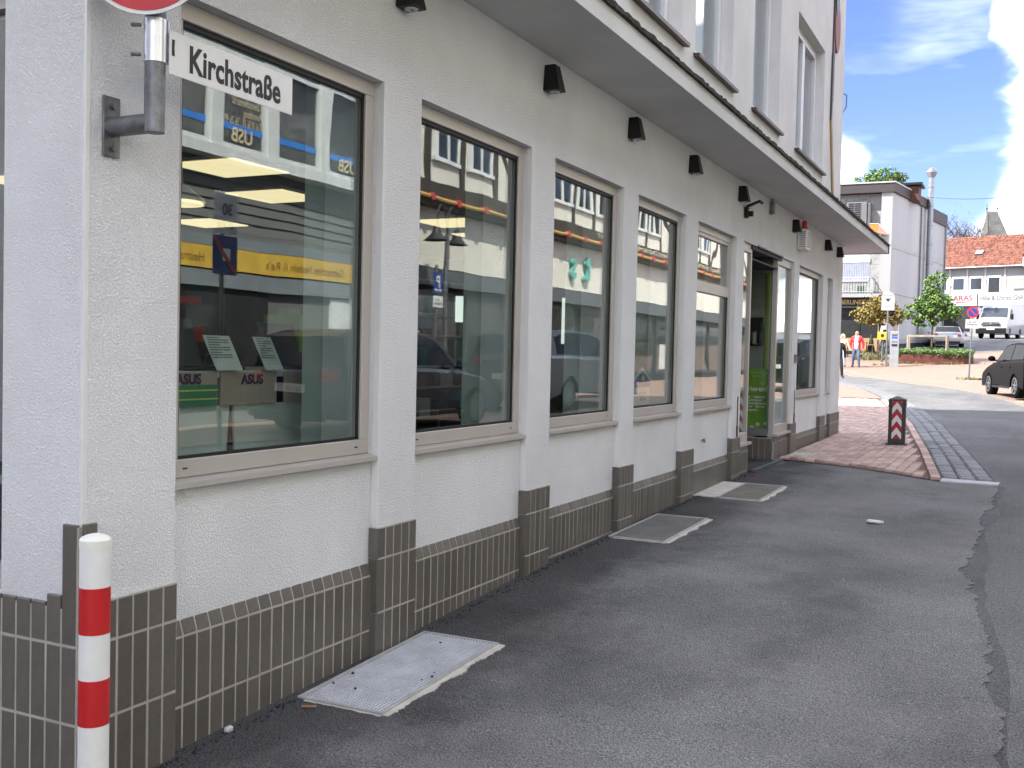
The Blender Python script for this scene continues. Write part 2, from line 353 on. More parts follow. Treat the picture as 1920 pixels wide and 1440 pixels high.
M_patch = asphalt('new_asphalt', (.225, .224, .221), mott=.26, speck=.3)
M_road = asphalt('old_asphalt', (.195, .194, .192), mott=.16, speck=.35, vscale=.6)
M_wood = pm('grey_wood', srgb(150, 138, 120), rough=.85, var=.2, vscale=7, streak=True)
M_rust = pm('corten_steel', srgb(92, 48, 40), rough=.8, var=.3, vscale=4)
M_bark = pm('bark', srgb(92, 80, 66), rough=.95, var=.3, vscale=12, bump=.6, bscale=40)
M_rubber = pm('tyre_rubber', (.010, .010, .010), rough=.8, spec=.05)
M_rim = pm('alloy_rim', (.20, .205, .21), rough=.4, metal=.4)
M_cglass = pm('car_glass', (.012, .014, .016), rough=.03, spec=.35, var=.1)
M_plate = pm('number_plate', (.72, .72, .70), rough=.5)
M_skin = pm('skin', srgb(214, 150, 128), rough=.55, var=.05)

for m_, i_ in ((M_rubber, 1.1), (M_cglass, 1.28)): m_.node_tree.nodes['Principled BSDF'].inputs['IOR'].default_value = i_
# dusty, dark-edged look of the fresh asphalt: a few broad pale dust marks
def dust(m, amount, col, scale, lo, hi, off=(0, 0, 0), stretch=(1, 1, 1)):
    nt = m.node_tree; N = nt.nodes; L = nt.links; p = N['Principled BSDF']; src = p.inputs['Base Color'].links[0].from_socket
    tc = N.new('ShaderNodeTexCoord'); mp = N.new('ShaderNodeMapping'); mp.inputs['Location'].default_value = off; mp.inputs['Scale'].default_value = stretch; L.new(tc.outputs['Object'], mp.inputs[0])
    n = N.new('ShaderNodeTexNoise'); n.inputs['Scale'].default_value = scale; n.inputs['Detail'].default_value = 4.5; n.inputs['Roughness'].default_value = .68; L.new(mp.outputs[0], n.inputs['Vector'])
    mr = N.new('ShaderNodeMapRange'); mr.inputs['From Min'].default_value = lo; mr.inputs['From Max'].default_value = hi; mr.inputs['To Max'].default_value = amount; L.new(n.outputs['Fac'], mr.inputs['Value'])
    mx = N.new('ShaderNodeMix'); mx.data_type = 'RGBA'; L.new(mr.outputs[0], mx.inputs['Factor']); L.new(src, mx.inputs['A']); mx.inputs['B'].default_value = (*col, 1); L.new(mx.outputs['Result'], p.inputs['Base Color'])
dust(M_patch, .55, (.30, .285, .26), .55, .45, .72, off=(3.1, .4, 0))
dust(M_patch, .75, (.09, .09, .093), 1.1, .54, .76, off=(7.7, 2.2, 0), stretch=(1, .6, 1))
def near_wall(m, x0, x1, col, amount):      # fresh black tar in a ragged band along the wall
    nt = m.node_tree; N = nt.nodes; L = nt.links; p = N['Principled BSDF']; src = p.inputs['Base Color'].links[0].from_socket
    tc = N.new('ShaderNodeTexCoord'); sp = N.new('ShaderNodeSeparateXYZ'); L.new(tc.outputs['Object'], sp.inputs[0])
    n = N.new('ShaderNodeTexNoise'); n.inputs['Scale'].default_value = 1.6; n.inputs['Detail'].default_value = 5; n.inputs['Roughness'].default_value = .7; L.new(tc.outputs['Object'], n.inputs['Vector'])
    a = N.new('ShaderNodeMath'); a.operation = 'MULTIPLY_ADD'; a.inputs[1].default_value = -1.5; L.new(n.outputs['Fac'], a.inputs[0]); L.new(sp.outputs['X'], a.inputs[2])
    mr = N.new('ShaderNodeMapRange'); mr.interpolation_type = 'SMOOTHSTEP'; mr.inputs['From Min'].default_value = x1; mr.inputs['From Max'].default_value = x0; mr.inputs['To Min'].default_value = 0; mr.inputs['To Max'].default_value = amount; L.new(a.outputs[0], mr.inputs['Value'])
    mx = N.new('ShaderNodeMix'); mx.data_type = 'RGBA'; mx.blend_type = 'MULTIPLY'; L.new(mr.outputs[0], mx.inputs['Factor']); L.new(src, mx.inputs['A']); mx.inputs['B'].default_value = (*col, 1); L.new(mx.outputs['Result'], p.inputs['Base Color'])
near_wall(M_patch, -.55, .25, (.34, .34, .36), 1.0)
dust(M_postw, .35, (.42, .40, .36), 9.0, .56, .75); dust(M_red, .25, (.20, .05, .05), 9.0, .58, .75)
dust(M_road, .5, (.07, .07, .072), .9, .5, .75, off=(1, 5, 0), stretch=(1.4, .35, 1))
dust(M_tile, .14, (.33, .32, .29), 3.5, .55, .8); dust(M_tile2, .14, (.33, .32, .29), 3.5, .55, .8); dust(M_tile3, .14, (.33, .32, .29), 3.5, .55, .8)
dust(M_white, .22, (.55, .55, .53), 6.0, .66, .82); dust(M_upper, .3, (.42, .40, .36), 2.2, .55, .85, stretch=(1, 1, .25))

def plaza_material():
    m = bpy.data.materials.new('plaza_bricks'); m.use_nodes = True; nt = m.node_tree; N = nt.nodes; L = nt.links; p = N['Principled BSDF']; p.inputs['Roughness'].default_value = .85
    tc = N.new('ShaderNodeTexCoord'); b = N.new('ShaderNodeTexBrick'); L.new(tc.outputs['Object'], b.inputs['Vector']); b.inputs['Scale'].default_value = 1.0
    b.inputs['Brick Width'].default_value = .24; b.inputs['Row Height'].default_value = .12; b.inputs['Mortar Size'].default_value = .007
    b.inputs['Color1'].default_value = (*srgb(154, 128, 112), 1); b.inputs['Color2'].default_value = (*srgb(140, 114, 100), 1); b.inputs['Mortar'].default_value = (*srgb(104, 86, 78), 1)
    n = N.new('ShaderNodeTexNoise'); n.inputs['Scale'].default_value = .7; n.inputs['Detail'].default_value = 6; L.new(tc.outputs['Object'], n.inputs['Vector'])
    mr = N.new('ShaderNodeMapRange'); mr.inputs['To Min'].default_value = .86; mr.inputs['To Max'].default_value = 1.1; L.new(n.outputs['Fac'], mr.inputs['Value'])
    mx = N.new('ShaderNodeMix'); mx.data_type = 'RGBA'; mx.blend_type = 'MULTIPLY'; mx.inputs['Factor'].default_value = 1; L.new(b.outputs['Color'], mx.inputs['A']); L.new(mr.outputs[0], mx.inputs['B']); L.new(mx.outputs['Result'], p.inputs['Base Color'])
    bp = N.new('ShaderNodeBump'); bp.inputs['Strength'].default_value = .4; bp.inputs['Distance'].default_value = .006; bp.invert = True; L.new(b.outputs['Fac'], bp.inputs['Height']); L.new(bp.outputs[0], p.inputs['Normal'])
    return m
M_plaza = plaza_material()

# ------------------------------------------------------------------ the ground
structure(sheet('road', [(-70, -40), (70, -40), (70, 399), (-70, 399)], 0.0, M_road))
# fresh asphalt along the shop, its outer edge ragged
edge = []
rr = random.Random(11); y = -14.0
def ex(y):
    pts = [(-14, 2.7), (3.0, 2.62), (4.0, 2.57), (4.75, 2.53), (5.96, 2.47), (6.6, 2.40), (7.06, 2.36), (7.5, 2.40), (8.76, 2.35), (10.2, 2.40), (11.5, 2.42)]
    for i in range(len(pts) - 1):
        if y <= pts[i + 1][0]:
            t = (y - pts[i][0]) / (pts[i + 1][0] - pts[i][0]); return pts[i][1] + t * (pts[i + 1][1] - pts[i][1])
    return 2.42
while y < 11.5:
    n = noise.noise((y * 1.3, .3, 0)) * .09 + noise.noise((y * 5.0, 2.3, 0)) * .04 + noise.noise((y * 17.0, 4.3, 0)) * .03 + rr.uniform(-.012, .012)
    edge.append((ex(y) + n, y)); y += .5 if y < 2 else rr.uniform(.012, .05)
edge.append((2.42, 11.5))
patch_poly = [(-9, -14)] + edge + [(1.92, 11.56), (.93, 12.37), (.14, 12.72), (.14, 12.2), (-1.6, 12.2), (-1.6, 10.6), (-.3, 10.6), (-.3, 2.2), (-9, 2.2)]
structure(sheet('asphalt_strip', patch_poly, .012, M_patch, skirt=.012))
seam = [(x - .02, y) for x, y in edge if y > -6]; rs_ = random.Random(4)
seam += [(x0_ + .085 + .06 * noise.noise((y * .9, 7, 0)) + .03 * noise.noise((y * 3.5, 3, 0)), y) for x0_, y in [(ex(y_), y_) for _, y_ in reversed(edge)] if y > -6]
structure(sheet('tar_seam', seam, .004, asphalt('seam_tar', (.15, .15, .151), mott=.3, speck=.2)))
# pavement: bedding, bricks, granite gutter
cob_in = [(11.56, 1.92), (15.0, 1.52), (19.9, .88), (23.4, .33), (28.9, -.75), (34.6, -2.24), (41, -4.6), (48, -8.5)]
def cin(y):
    for i in range(len(cob_in) - 1):
        if y <= cob_in[i + 1][0]:
            t = (y - cob_in[i][0]) / (cob_in[i + 1][0] - cob_in[i][0]); return cob_in[i][1] + t * (cob_in[i + 1][1] - cob_in[i][1])
    return cob_in[-1][1]
pav_poly = [(-.3, 12.76), (.14, 12.72), (.93, 12.37), (1.92, 11.56)] + [(x, y) for y, x in cob_in[1:]] + [(-14, 48), (-14, 17.6), (-.3, 17.6)]
structure(sheet('pavement', pav_poly, .020, pm('paver_bedding', srgb(112, 88, 80), rough=.95, var=.25, vscale=9)))
PAV = bpy.data.objects['pavement']
gut_poly = [(x, y) for y, x in cob_in] + [(x + .52, y + .1) for y, x in reversed(cob_in)]
GUT = structure(sheet('gutter', gut_poly, .012, M_joint))
# single pavers (the nearest as parts, the rest as one piece)
def chamfer_block(m, cx, cy, z, w, l, h, rot=0.0, c=.006, tilt=(0, 0)):
    pts = []
    for (a, b, k) in ((w / 2, l / 2, 0), (w / 2, l / 2, h - c), (w / 2 - c, l / 2 - c, h)):
        for sx, sy in ((-1, -1), (1, -1), (1, 1), (-1, 1)):
            x, y = sx * a, sy * b; xr = x * math.cos(rot) - y * math.sin(rot); yr = x * math.sin(rot) + y * math.cos(rot)
            pts.append((cx + xr, cy + yr, z + k + x * tilt[0] + y * tilt[1]))
    fs = [(8, 9, 10, 11)]
    for j in (0, 4):
        for i in range(4): fs.append((j + i, j + (i + 1) % 4, j + 4 + (i + 1) % 4, j + 4 + i))
    m.add(pts, fs)
pb = MB(); chamfer_block(pb, 0, 0, 0, .100, .203, .034)
pav_me = [pb.mesh('paver', mm, recalc=False) for mm in (M_brickp, M_brickp2, M_brickp3)]
cand = []
def top_line(x):   # where the asphalt ends
    pts = [(-.3, 12.78), (.14, 12.74), (.93, 12.39), (1.92, 11.58)]
    for i in range(3):
        if x <= pts[i + 1][0]:
            t = (x - pts[i][0]) / (pts[i + 1][0] - pts[i][0]); return pts[i][1] + t * (pts[i + 1][1] - pts[i][1])
    return 11.6
for i in range(-24, 20):
    for j in range(0, 76):
        x = .06 + i * .1065; y = 11.4 + j * .2095 + (.105 if i % 2 else 0)
        if y - .1 < top_line(x) or x + .05 > min(cin(y - .1), cin(y + .1)) - .115: continue
        if x < .03 and y < 17.5: continue
        if .02 < x < .34 and 13.0 < y < 13.7: continue        # concrete slab by the door
        cand.append((x, y))
bord = []
yb_ = 11.75
while yb_ < 27.4:
    bord.append((cin(yb_) - .058, yb_, -math.atan2(cin(yb_ + .1) - cin(yb_ - .1), .2))); yb_ += .2095
cand.sort(key=lambda p: (p[1] - 0) ** 2 + (p[0] - 2.6) ** 2)
rest = [MB(), MB(), MB()]
for k, (x, y) in enumerate(cand):
    w = rr.choice((0, 0, 1, 2)); z = g(y) + .014 + rr.uniform(-.002, .002); sl_ = (g(y + .1) - g(y - .1)) / .2
    if k < 300:
        o = link('paver', pav_me[w], PAV); o.location = (x + rr.uniform(-.002, .002), y, z); o.rotation_euler = (sl_ + rr.uniform(-.012, .012), rr.uniform(-.012, .012), rr.uniform(-.012, .012))
    else: chamfer_block(rest[w], x, y, z, .100, .203, .034, rr.uniform(-.01, .01), tilt=(rr.uniform(-.01, .01), sl_))
for (x, y, rot) in bord:
    chamfer_block(rest[rr.randrange(3)], x, y, g(y) + .015, .100, .203, .034, rot, tilt=(0, (g(y + .1) - g(y - .1)) / .2))
for w in range(3): stuff(rest[w].build('pavers', (M_brickp, M_brickp2, M_brickp3)[w], PAV, recalc=False))
sb = MB(); sb.box(.03, 13.02, .0, .33, 13.68, .0); slab = MB(); slab.box(.03, 13.02, .27, .33, 13.68, .31); slab.build('concrete_slab', M_conc, PAV, bevel=.005)
# far pavement in brick material beyond the single pavers
structure(sheet('pavement_far', [(-14, 27.6), (cin(27.6) - .03, 27.6), (cin(34) - .03, 34), (cin(41) - .03, 41), (cin(48) - .03, 48), (-14, 48)], .042, M_plaza))
# granite setts in three rows
def sett_mesh(seed):
    r = random.Random(seed); m = MB(); w, l, h, c = .155, .185, .035, .018; P = []
    for (a, b, k) in ((w / 2, l / 2, 0), (w / 2, l / 2, h - c), (w / 2 - c, l / 2 - c, h)):
        for sx, sy in ((-1, -1), (0, -1.04), (1, -1), (1.04, 0), (1, 1), (0, 1.04), (-1, 1), (-1.04, 0)): P.append((sx * a + r.uniform(-.006, .006), sy * b + r.uniform(-.006, .006), k + (r.uniform(-.003, .003) if k else 0)))
    P.append((0, 0, h + .004)); fs = [(16 + i, 16 + (i + 1) % 8, 24) for i in range(8)]
    for j in (0, 8):
        for i in range(8): fs.append((j + i, j + (i + 1) % 8, j + 8 + (i + 1) % 8, j + 8 + i))
    m.add(P, fs); return m
setts = [sett_mesh(s).mesh('sett', mm, recalc=False) for s in (1, 2, 3) for mm in (M_granite, M_granite2)]
restm = MB(); y = 11.85; cnt = 0
while y < 46:
    dx = cin(y + .2) - cin(y); rot = -math.atan2(dx, .2)
    for r3 in range(3):
        yy = y + (.07 if r3 == 1 else 0) + rr.uniform(-.015, .015); x = cin(yy) + .09 + r3 * .168; z = g(yy) + .006 + rr.uniform(-.004, .004)
        if cnt < 255:
            o = link('sett', rr.choice(setts), GUT); o.location = (x, yy, z); o.rotation_euler = ((g(yy + .1) - g(yy - .1)) / .2 + rr.uniform(-.02, .02), rr.uniform(-.02, .02), rot + rr.uniform(-.06, .06)); cnt += 1
        else: chamfer_block(restm, x, yy, z, .15, .18, .035, rot + rr.uniform(-.05, .05), c=.015, tilt=(0, (g(yy + .1) - g(yy - .1)) / .2))
    y += .2
stuff(restm.build('setts', M_granite, GUT, recalc=False))
m = MB(); m.prism([(1.90, 11.52, .262), (2.44, 11.50, .262), (2.46, 11.72, .265), (1.90, 11.76, .265)], (0, 0, .024)); structure(m.build('gutter_end_stone', pm('pale_stone', srgb(190, 188, 192), rough=.8, var=.1, bump=.3), None, bevel=.006))
# the square beyond the bend in the road
road_far = [(5.6, 14.0), (4.35, 20.5), (3.1, 24.6), (2.66, 26.8), (2.16, 29.7), (1.72, 31.5), (.9, 34.4), (.13, 36.7), (-1.13, 39.7), (-2.89, 45.06), (-4.68, 48.9), (-7.6, 53), (-14, 57)]
structure(sheet('square', road_far + [(-40, 66), (-40, 110), (40, 110), (40, 8), (6.6, 8)], .022, M_plaza))
m = MB()
for i in range(len(road_far) - 1):
    (x0, y0), (x1, y1) = road_far[i], road_far[i + 1]; n = max(1, int(math.hypot(x1 - x0, y1 - y0) / .5))
    for k in range(n):
        a = k / n; b = (k + 1) / n - .012; p = (x0 + (x1 - x0) * a, y0 + (y1 - y0) * a); q = (x0 + (x1 - x0) * b, y0 + (y1 - y0) * b)
        m.bar((p[0], p[1], g(p[1]) + .0), (q[0], q[1], g(q[1]) + .0), .10, .06)
structure(m.build('kerb', pm('kerb_grey', srgb(124, 120, 114), rough=.85, var=.2)))
# asphalt of the car park, shaded, and the parking bay line
structure(sheet('car_park', [(-2.9, 62.2), (-1.2, 62.5), (.4, 63.5), (2.5, 67), (6, 70), (24, 72), (24, 110), (-12, 110), (-6, 74), (-4.5, 62.5)], .030, M_road))
m = MB()
for (a, b) in (((2.95, 26.3), (4.1, 23.0)), ((2.5, 28.6), (4.3, 29.2))):
    for k in range(12):
        p = (a[0] + (b[0] - a[0]) * k / 12, a[1] + (b[1] - a[1]) * k / 12); q = (a[0] + (b[0] - a[0]) * (k + 1) / 12, a[1] + (b[1] - a[1]) * (k + 1) / 12)
        m.bar((p[0], p[1], g(p[1]) + .025), (q[0], q[1], g(q[1]) + .025), .12, .006)
structure(m.build('bay_marking', pm('road_paint', (.7, .7, .68), rough=.7, var=.15, vscale=6)))
# grey drainage lines set into the square
M_line = pm('grey_line_stone', srgb(140, 132, 124), rough=.85)
for (a, b) in (((-2.35, 45.9), (-1.75, 48.4)), ((-5.2, 51.0), (.9, 41.2)), ((-5.6, 52.9), (-1.0, 53.2))):
    m = MB()
    for k in range(14):
        p = [a[i] + (b[i] - a[i]) * k / 14 for i in (0, 1)]; q = [a[i] + (b[i] - a[i]) * (k + 1) / 14 for i in (0, 1)]
        m.bar((p[0], p[1], g(p[1]) + .02), (q[0], q[1], g(q[1]) + .02), .13, .012)
    structure(m.build('drain_line', M_line))
m = MB(); m.cyl((-2.3, 32.4, g(32.4) + .002), (-2.3, 32.4, g(32.4) + .008), .36, n=24); o = m.build('dark_road_disc', pm('road_disc_dark', (.06, .062, .066), rough=.6, metal=.5)); tag(o, 'round dark disc in the road beyond the shop corner', 'manhole')  # plain round dark disc laid on the road
# ------------------------------------------------------------------ the corner shop
SHOP = thing('corner_shop_building', 'white stucco corner shop building with shop windows, taupe tiled base and long canopy', 'building', (0, 9.0, 0), world_coords=True)
ZT = 2.713; ZS = 1.003; YC = 2.335; YE = 16.72; ZSOF = 3.30; RX = -.037
bays = [(2.735, 4.002), (4.328, 5.582), (5.918, 7.156), (7.468, 8.706), (9.067, 10.432)]
door = (10.754, 13.363); dl, dr = 11.235, 12.537
bays2 = [(13.697, 15.452), (15.865, 16.30)]
opens = bays + [door] + bays2
m = MB()
piers = []; prev = YC
for a, b in opens:
    piers.append((prev, a)); prev = b
piers.append((prev, YE + .45))
for a, b in piers: m.box(-.32, a, -.4, 0, b, ZT)
m.box(-.32, YC, ZT, 0, YE + .45, 3.42)
for i, (a, b) in enumerate(bays + bays2): m.box(-.30, a, -.4, RX, b, ZS - .004)
# side face on the lane, end wall, back walls
m.box(-.371, YC, -.4, -.32, YC + .3, 3.42)
m.box(-2.6, YC, ZT - .03, -.371, YC + .3, 3.42); m.box(-2.6, YC, -.4, -.371, YC + .25, .66)
m.box(-9, YC, -.4, -2.6, YC + .3, 3.42)
m.box(-9, YE + .15, -.4, -.32, YE + .45, 3.42); m.box(-9, YC + .3, -.4, -8.7, YE + .15, 3.42)
wall = m.build('wall', M_white, SHOP)
# smooth plaster beads down the arrises
for a, b in piers[1:]:
    m = MB(); m.box(-.031, a - .0015, .69, .0012, a + .010, ZT); m.build('corner_bead', M_smooth, SHOP)
m = MB(); m.box(-.012, YC - .0015, .93, .0012, YC + .014, 3.30); m.build('corner_bead', M_smooth, SHOP)
# upper storeys with real openings
UW = [(3.6, 4.9), (5.25, 6.55), (7.20, 8.44), (8.82, 10.08), (10.93, 12.20), (13.19, 15.07)]
UZ0, UZ1 = 4.13, 5.80
m = MB(); prev = YC
for a, b in UW:
    m.box(-.34, prev, 3.42, -.002, a, 11.5); m.box(-.34, a, 3.42, -.002, b, UZ0); m.box(-.34, a, UZ1, -.002, b, 11.5); prev = b
m.box(-.34, prev, 3.42, -.002, YE, 11.5)
m.box(-9, YC, 3.42, -.34, YC + .3, 11.5); m.box(-9, YE - .3, 3.42, -.34, YE, 11.5); m.box(-9, YC + .3, 3.42, -8.7, YE - .3, 11.5)
m.prism([(0, YE, 11.5), (-9, YE, 11.5), (-5, YE, 12.5)], (0, -.3, 0)); m.prism([(0, YC, 11.5), (-9, YC, 11.5), (-5, YC, 12.5)], (0, .3, 0))
m.build('upper_wall', M_upper, SHOP)
m = MB()
m.prism([(.5, YC - .2, 11.30), (.5, YC - .2, 11.42), (-5, YC - .2, 14.82), (-5, YC - .2, 14.70)], (0, YE - YC + .4, 0)); m.prism([(-9.4, YC - .2, 11.30), (-9.4, YC - .2, 11.42), (-5, YC - .2, 14.82), (-5, YC - .2, 14.70)], (0, YE - YC + .4, 0))
m.build('roof', pm('grey_roof', (.06, .05, .048), rough=.8), SHOP)
# canopy
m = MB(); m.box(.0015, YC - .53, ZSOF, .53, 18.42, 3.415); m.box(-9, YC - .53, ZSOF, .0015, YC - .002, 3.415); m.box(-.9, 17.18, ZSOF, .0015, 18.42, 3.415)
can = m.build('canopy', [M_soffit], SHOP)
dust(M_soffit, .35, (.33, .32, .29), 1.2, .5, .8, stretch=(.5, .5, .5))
m = MB(); rr = random.Random(3); y = YC - .55
P = []
while y < 18.46:
    P.append((.556 + rr.uniform(-.006, .004), y, 3.416 + rr.uniform(-.006, .002), 3.440 + rr.uniform(-.003, .012))); y += rr.uniform(.03, .08)
for i in range(len(P) - 1):
    a, b = P[i], P[i + 1]
    m.add([(a[0], a[1], a[2]), (b[0], b[1], b[2]), (b[0], b[1], b[3]), (a[0], a[1], a[3]), (.10, a[1], 3.47), (.10, b[1], 3.47), (.5, a[1], 3.417), (.5, b[1], 3.417)], [(0, 1, 2, 3), (3, 2, 5, 4), (0, 6, 7, 1)])
m.build('roofing_felt_edge', M_moss, can, recalc=False)
m = MB(); m.box(-.91, 18.421, 3.292, .545, 18.45, 3.43); m.build('end_flashing', M_blackm, can)

# ---- shop windows
def shop_window(a, b, z0=ZS, z1=ZT, name='shop_window', transom=False, weep=True):
    w = MB(); fx = -.052; t = .066
    w.box(fx - .06, a, z1 - t, fx, b, z1); w.box(fx - .06, a, z0 + .022, fx, b, z0 + .022 + t)
    w.box(fx - .06, a, z0 + .022 + t, fx, a + t, z1 - t); w.box(fx - .06, b - t, z0 + .022 + t, fx, b, z1 - t)
    if transom: w.box(fx - .06, a + t, 2.10, fx, b - t, 2.20); w.box(fx - .06, a + t, 2.20, fx - .008, a + t + .03, z1 - t); w.box(fx - .06, b - t - .03, 2.2, fx - .008, b - t, z1 - t); w.box(fx - .06, a + t + .03, z1 - t - .035, fx - .008, b - t - .03, z1 - t)
    f = w.build(name, M_alu, SHOP, bevel=.003, seg=1)
    s = MB(); s.prism([(-.06, a + .002, z0 + .021), (.001, a + .002, z0 + .012), (.001, a + .002, z0 - .008), (-.004, a + .002, z0 - .008), (-.004, a + .002, z0 + .004), (-.06, a + .002, z0 + .010)], (0, b - a + .004, 0)); s.build('sill', M_alu, f)
    gk = MB(); q = .012; A, B, C0, D = a + t, b - t, z0 + .022 + t, z1 - t
    gx = fx - .012
    gk.box(gx - .01, A, D - q * 1.6, gx, B, D); gk.box(gx - .01, A, C0, gx, B, C0 + q); gk.box(gx - .01, A, C0, gx, A + q, D); gk.box(gx - .01, B - q, C0, gx, B, D)
    gk.build('gasket', M_gasket, f)
    pn = MB()
    if transom: pn.box(fx - .034, A - .005, C0 - .005, fx - .026, B + .005, 2.105); pn.box(fx - .034, A - .005, 2.195, fx - .026, B + .005, D + .005)
    else: pn.box(fx - .034, A - .005, C0 - .005, fx - .026, B + .005, D + .005)
    pn.build('pane', M_glass, f)
    if weep:
        ws = MB()
        for yy in (a + .10, b - .10): ws.box(fx - .002, yy - .012, z0 + .052, fx + .0008, yy + .012, z0 + .058)
        ws.build('weep_slot', M_black, f)
    return f
for i, (a, b) in enumerate(bays): shop_window(a, b, transom=(i == 4), weep=(i != 4))
shop_window(*bays2[0], weep=False); shop_window(*bays2[1], z1=2.60, weep=False)
# window round the corner, on the lane
w = MB(); yb = YC + .06
w.box(-2.6, yb, ZT - .1, -.371, yb + .06, ZT - .03); w.box(-2.6, yb, .66, -.371, yb + .06, .74); w.box(-.43, yb, .74, -.371, yb + .06, ZT - .1); w.box(-2.6, yb, .74, -2.54, yb + .06, ZT - .1)
f = w.build('lane_window', M_alu, SHOP); p = MB(); p.box(-2.55, yb + .026, .73, -.42, yb + .034, ZT - .09); p.build('pane', M_glass, f)
# door recess: two side lights in the front, side glass going in, step
def light_front(a, b):
    w = MB(); fx = -.03; t = .045
    w.box(fx - .06, a, ZT - .09, fx, b, ZT); w.box(fx - .06, a, .60, fx, b, .70); w.box(fx - .06, a, .70, fx, a + t, ZT - .09); w.box(fx - .06, b - t, .70, fx, b, ZT - .09)
    f = w.build('side_light', M_alu, SHOP, bevel=.003, seg=1); p = MB(); p.box(fx - .03, a + t - .004, .695, fx - .022, b - t + .004, ZT - .085); p.build('pane', M_glass, f)
    s = MB(); s.box(-.1, a - .003, .57, .02, b + .003, .60); s.build('sill', M_alu, f); return f
light_front(door[0], dl); light_front(dr, door[1])
m = MB(); m.box(-.25, door[0], -.2, -.04, dl, .57); m.box(-.25, dr, -.2, -.04, door[1], .57); m.box(-1.45, dr, -.2, -.25, dr + .14, .55); m.box(-1.45, dl - .14, -.2, -.25, dl, .55); m.build('plinth_core', M_grout, SHOP)
for yy, s in ((dr, 1), (dl, -1)):
    w = MB(); w.box(-1.45, yy, .55, -.095, yy + s * .06, .66); w.box(-1.45, yy, 2.52, -.095, yy + s * .06, ZT); w.box(-.108, yy, .66, -.0935, yy + s * .06, 2.52); w.box(-1.45, yy, .66, -1.39, yy + s * .06, 2.52)
    f = w.build('recess_window', pm('grey_frame', srgb(120, 122, 122), rough=.45, metal=.3), SHOP); p = MB(); p.box(-1.4, yy + s * .026, .65, -.10, yy + s * .034, 2.53); p.build('pane', M_glass3, f)
m = MB(); m.box(-1.5, dl, 2.56, -.03, dr, 2.58); m.box(-1.5, dl, 2.58, -1.4, dr, 3.2); m.box(-.0295, dl - .06, ZT - .045, -.012, dr + .14, ZT + .0); m.build('recess_ceiling', pm('dark_recess', (.02, .022, .022), rough=.7), SHOP)
m = MB(); m.box(-.004, dl + .12, ZT - .004, .016, dr + .08, ZT + .012); m.build('drip_strip', M_galv, SHOP)
d = MB(); d.box(-1.5, dl, .31, -1.45, dl + .07, 2.56); d.box(-1.5, dr - .07, .31, -1.45, dr, 2.56); d.box(-1.5, dl, 2.46, -1.45, dr, 2.56); d.box(-1.5, dl, .31, -1.45, dr, .42)
df = d.build('entrance_door', M_alu, SHOP); p = MB(); p.box(-1.48, dl + .06, .41, -1.472, dr - .06, 2.47); p.build('pane', M_glass, df); p = MB(); p.cyl((-1.42, dl + .14, 1.0), (-1.42, dl + .14, 1.7), .014); p.cyl((-1.45, dl + .14, 1.1), (-1.42, dl + .14, 1.1), .01); p.cyl((-1.45, dl + .14, 1.6), (-1.42, dl + .14, 1.6), .01); p.build('handle', M_alup, df)
m = MB(); m.box(-1.5, dl, -.2, .02, dr, .288); m.build('threshold', M_patch, SHOP); m = MB(); m.box(.021, dl + .02, .24, .07, dr + .22, .292); m.build('threshold_strip', M_galv, SHOP)

# ---- tiled base: grout core, then every tile
TW = .0695; GAP = .0072; tiles = []       # (y0, z0, z1, xfront, kind)
def gb(*a): q_ = MB(); q_.box(*a); q_.build('grout', M_grout, SHOP)
def tile_field(y0, y1, zrows, xf, axis='E', cols=None):
    n = max(1, round((y1 - y0) / TW)); w = (y1 - y0) / n
    for k in range(n):
        for (z0, z1) in zrows: tiles.append((axis, y0 + k * w + GAP / 2, y0 + (k + 1) * w - GAP / 2, z0 + GAP / 2, z1 - GAP / 2, xf))
ZR = [(.29, .54), (.04, .29), (-.21, .04)]
for i, (a, b) in enumerate(piers):
    gl = g(a); rows = [r for r in ZR if r[1] > gl + .01]; top = [(.54, .683)]
    if i == 0: top = [(.54, .672)]
    a2 = a - .012 if i == 0 else a - .010; b2 = b + .004
    tile_field(a2 + (.0 if i else .012), b2, top + rows, .015)
    gb(-.02, a - .004, -.3, .0132, b, (.683 if i else .672) - .002)
    if i:   # the return of the pier, one dark tile deep
        for (z0, z1) in top + rows: tiles.append(('S', -.036, .0145, z0 + .002, z1 - .002, a - .0105))
for i, (a, b) in enumerate(bays + bays2):
    gl = g(a); rows = [r for r in ((.21, .462), (-.04, .21), (-.29, -.04)) if r[1] > gl + .01]
    tile_field(a, b - .010, rows, -.019); core = MB(); core.box(-.05, a, -.3, -.0207, b - .012, .462)
    n = max(1, round((b - .010 - a) / TW)); w = (b - .010 - a) / n
    for k in range(n): tiles.append(('C', a + k * w + GAP / 2, a + (k + 1) * w - GAP / 2, .466, .519, -.019))
    core.prism([(-.05, a, .462), (-.0207, a, .462), (-.0375, a, .516), (-.05, a, .516)], (0, b - a - .012, 0)); core.build('grout', M_grout, SHOP)
for (a, b) in ((door[0], dl), (dr, door[1])):
    tile_field(a, b, [(.29, .50), (.04, .29)], -.015); gb(-.05, a, -.2, -.0175, b, .50)
    for k in range(max(1, round((b - a) / TW))):
        w = (b - a) / max(1, round((b - a) / TW)); tiles.append(('C', a + k * w + GAP / 2, a + (k + 1) * w - GAP / 2, .503, .566, -.015))
# tiled skirting along the door recess (facing the lane side)
for k in range(18): tiles.append(('S', -1.35 + k * .0725, -1.35 + k * .0725 + .066, .29, .54, dr - .010))
c2 = MB(); c2.box(-1.42, dr - .004, -.2, -.06, dr - .001, .54); c2.build('grout', M_grout, SHOP)
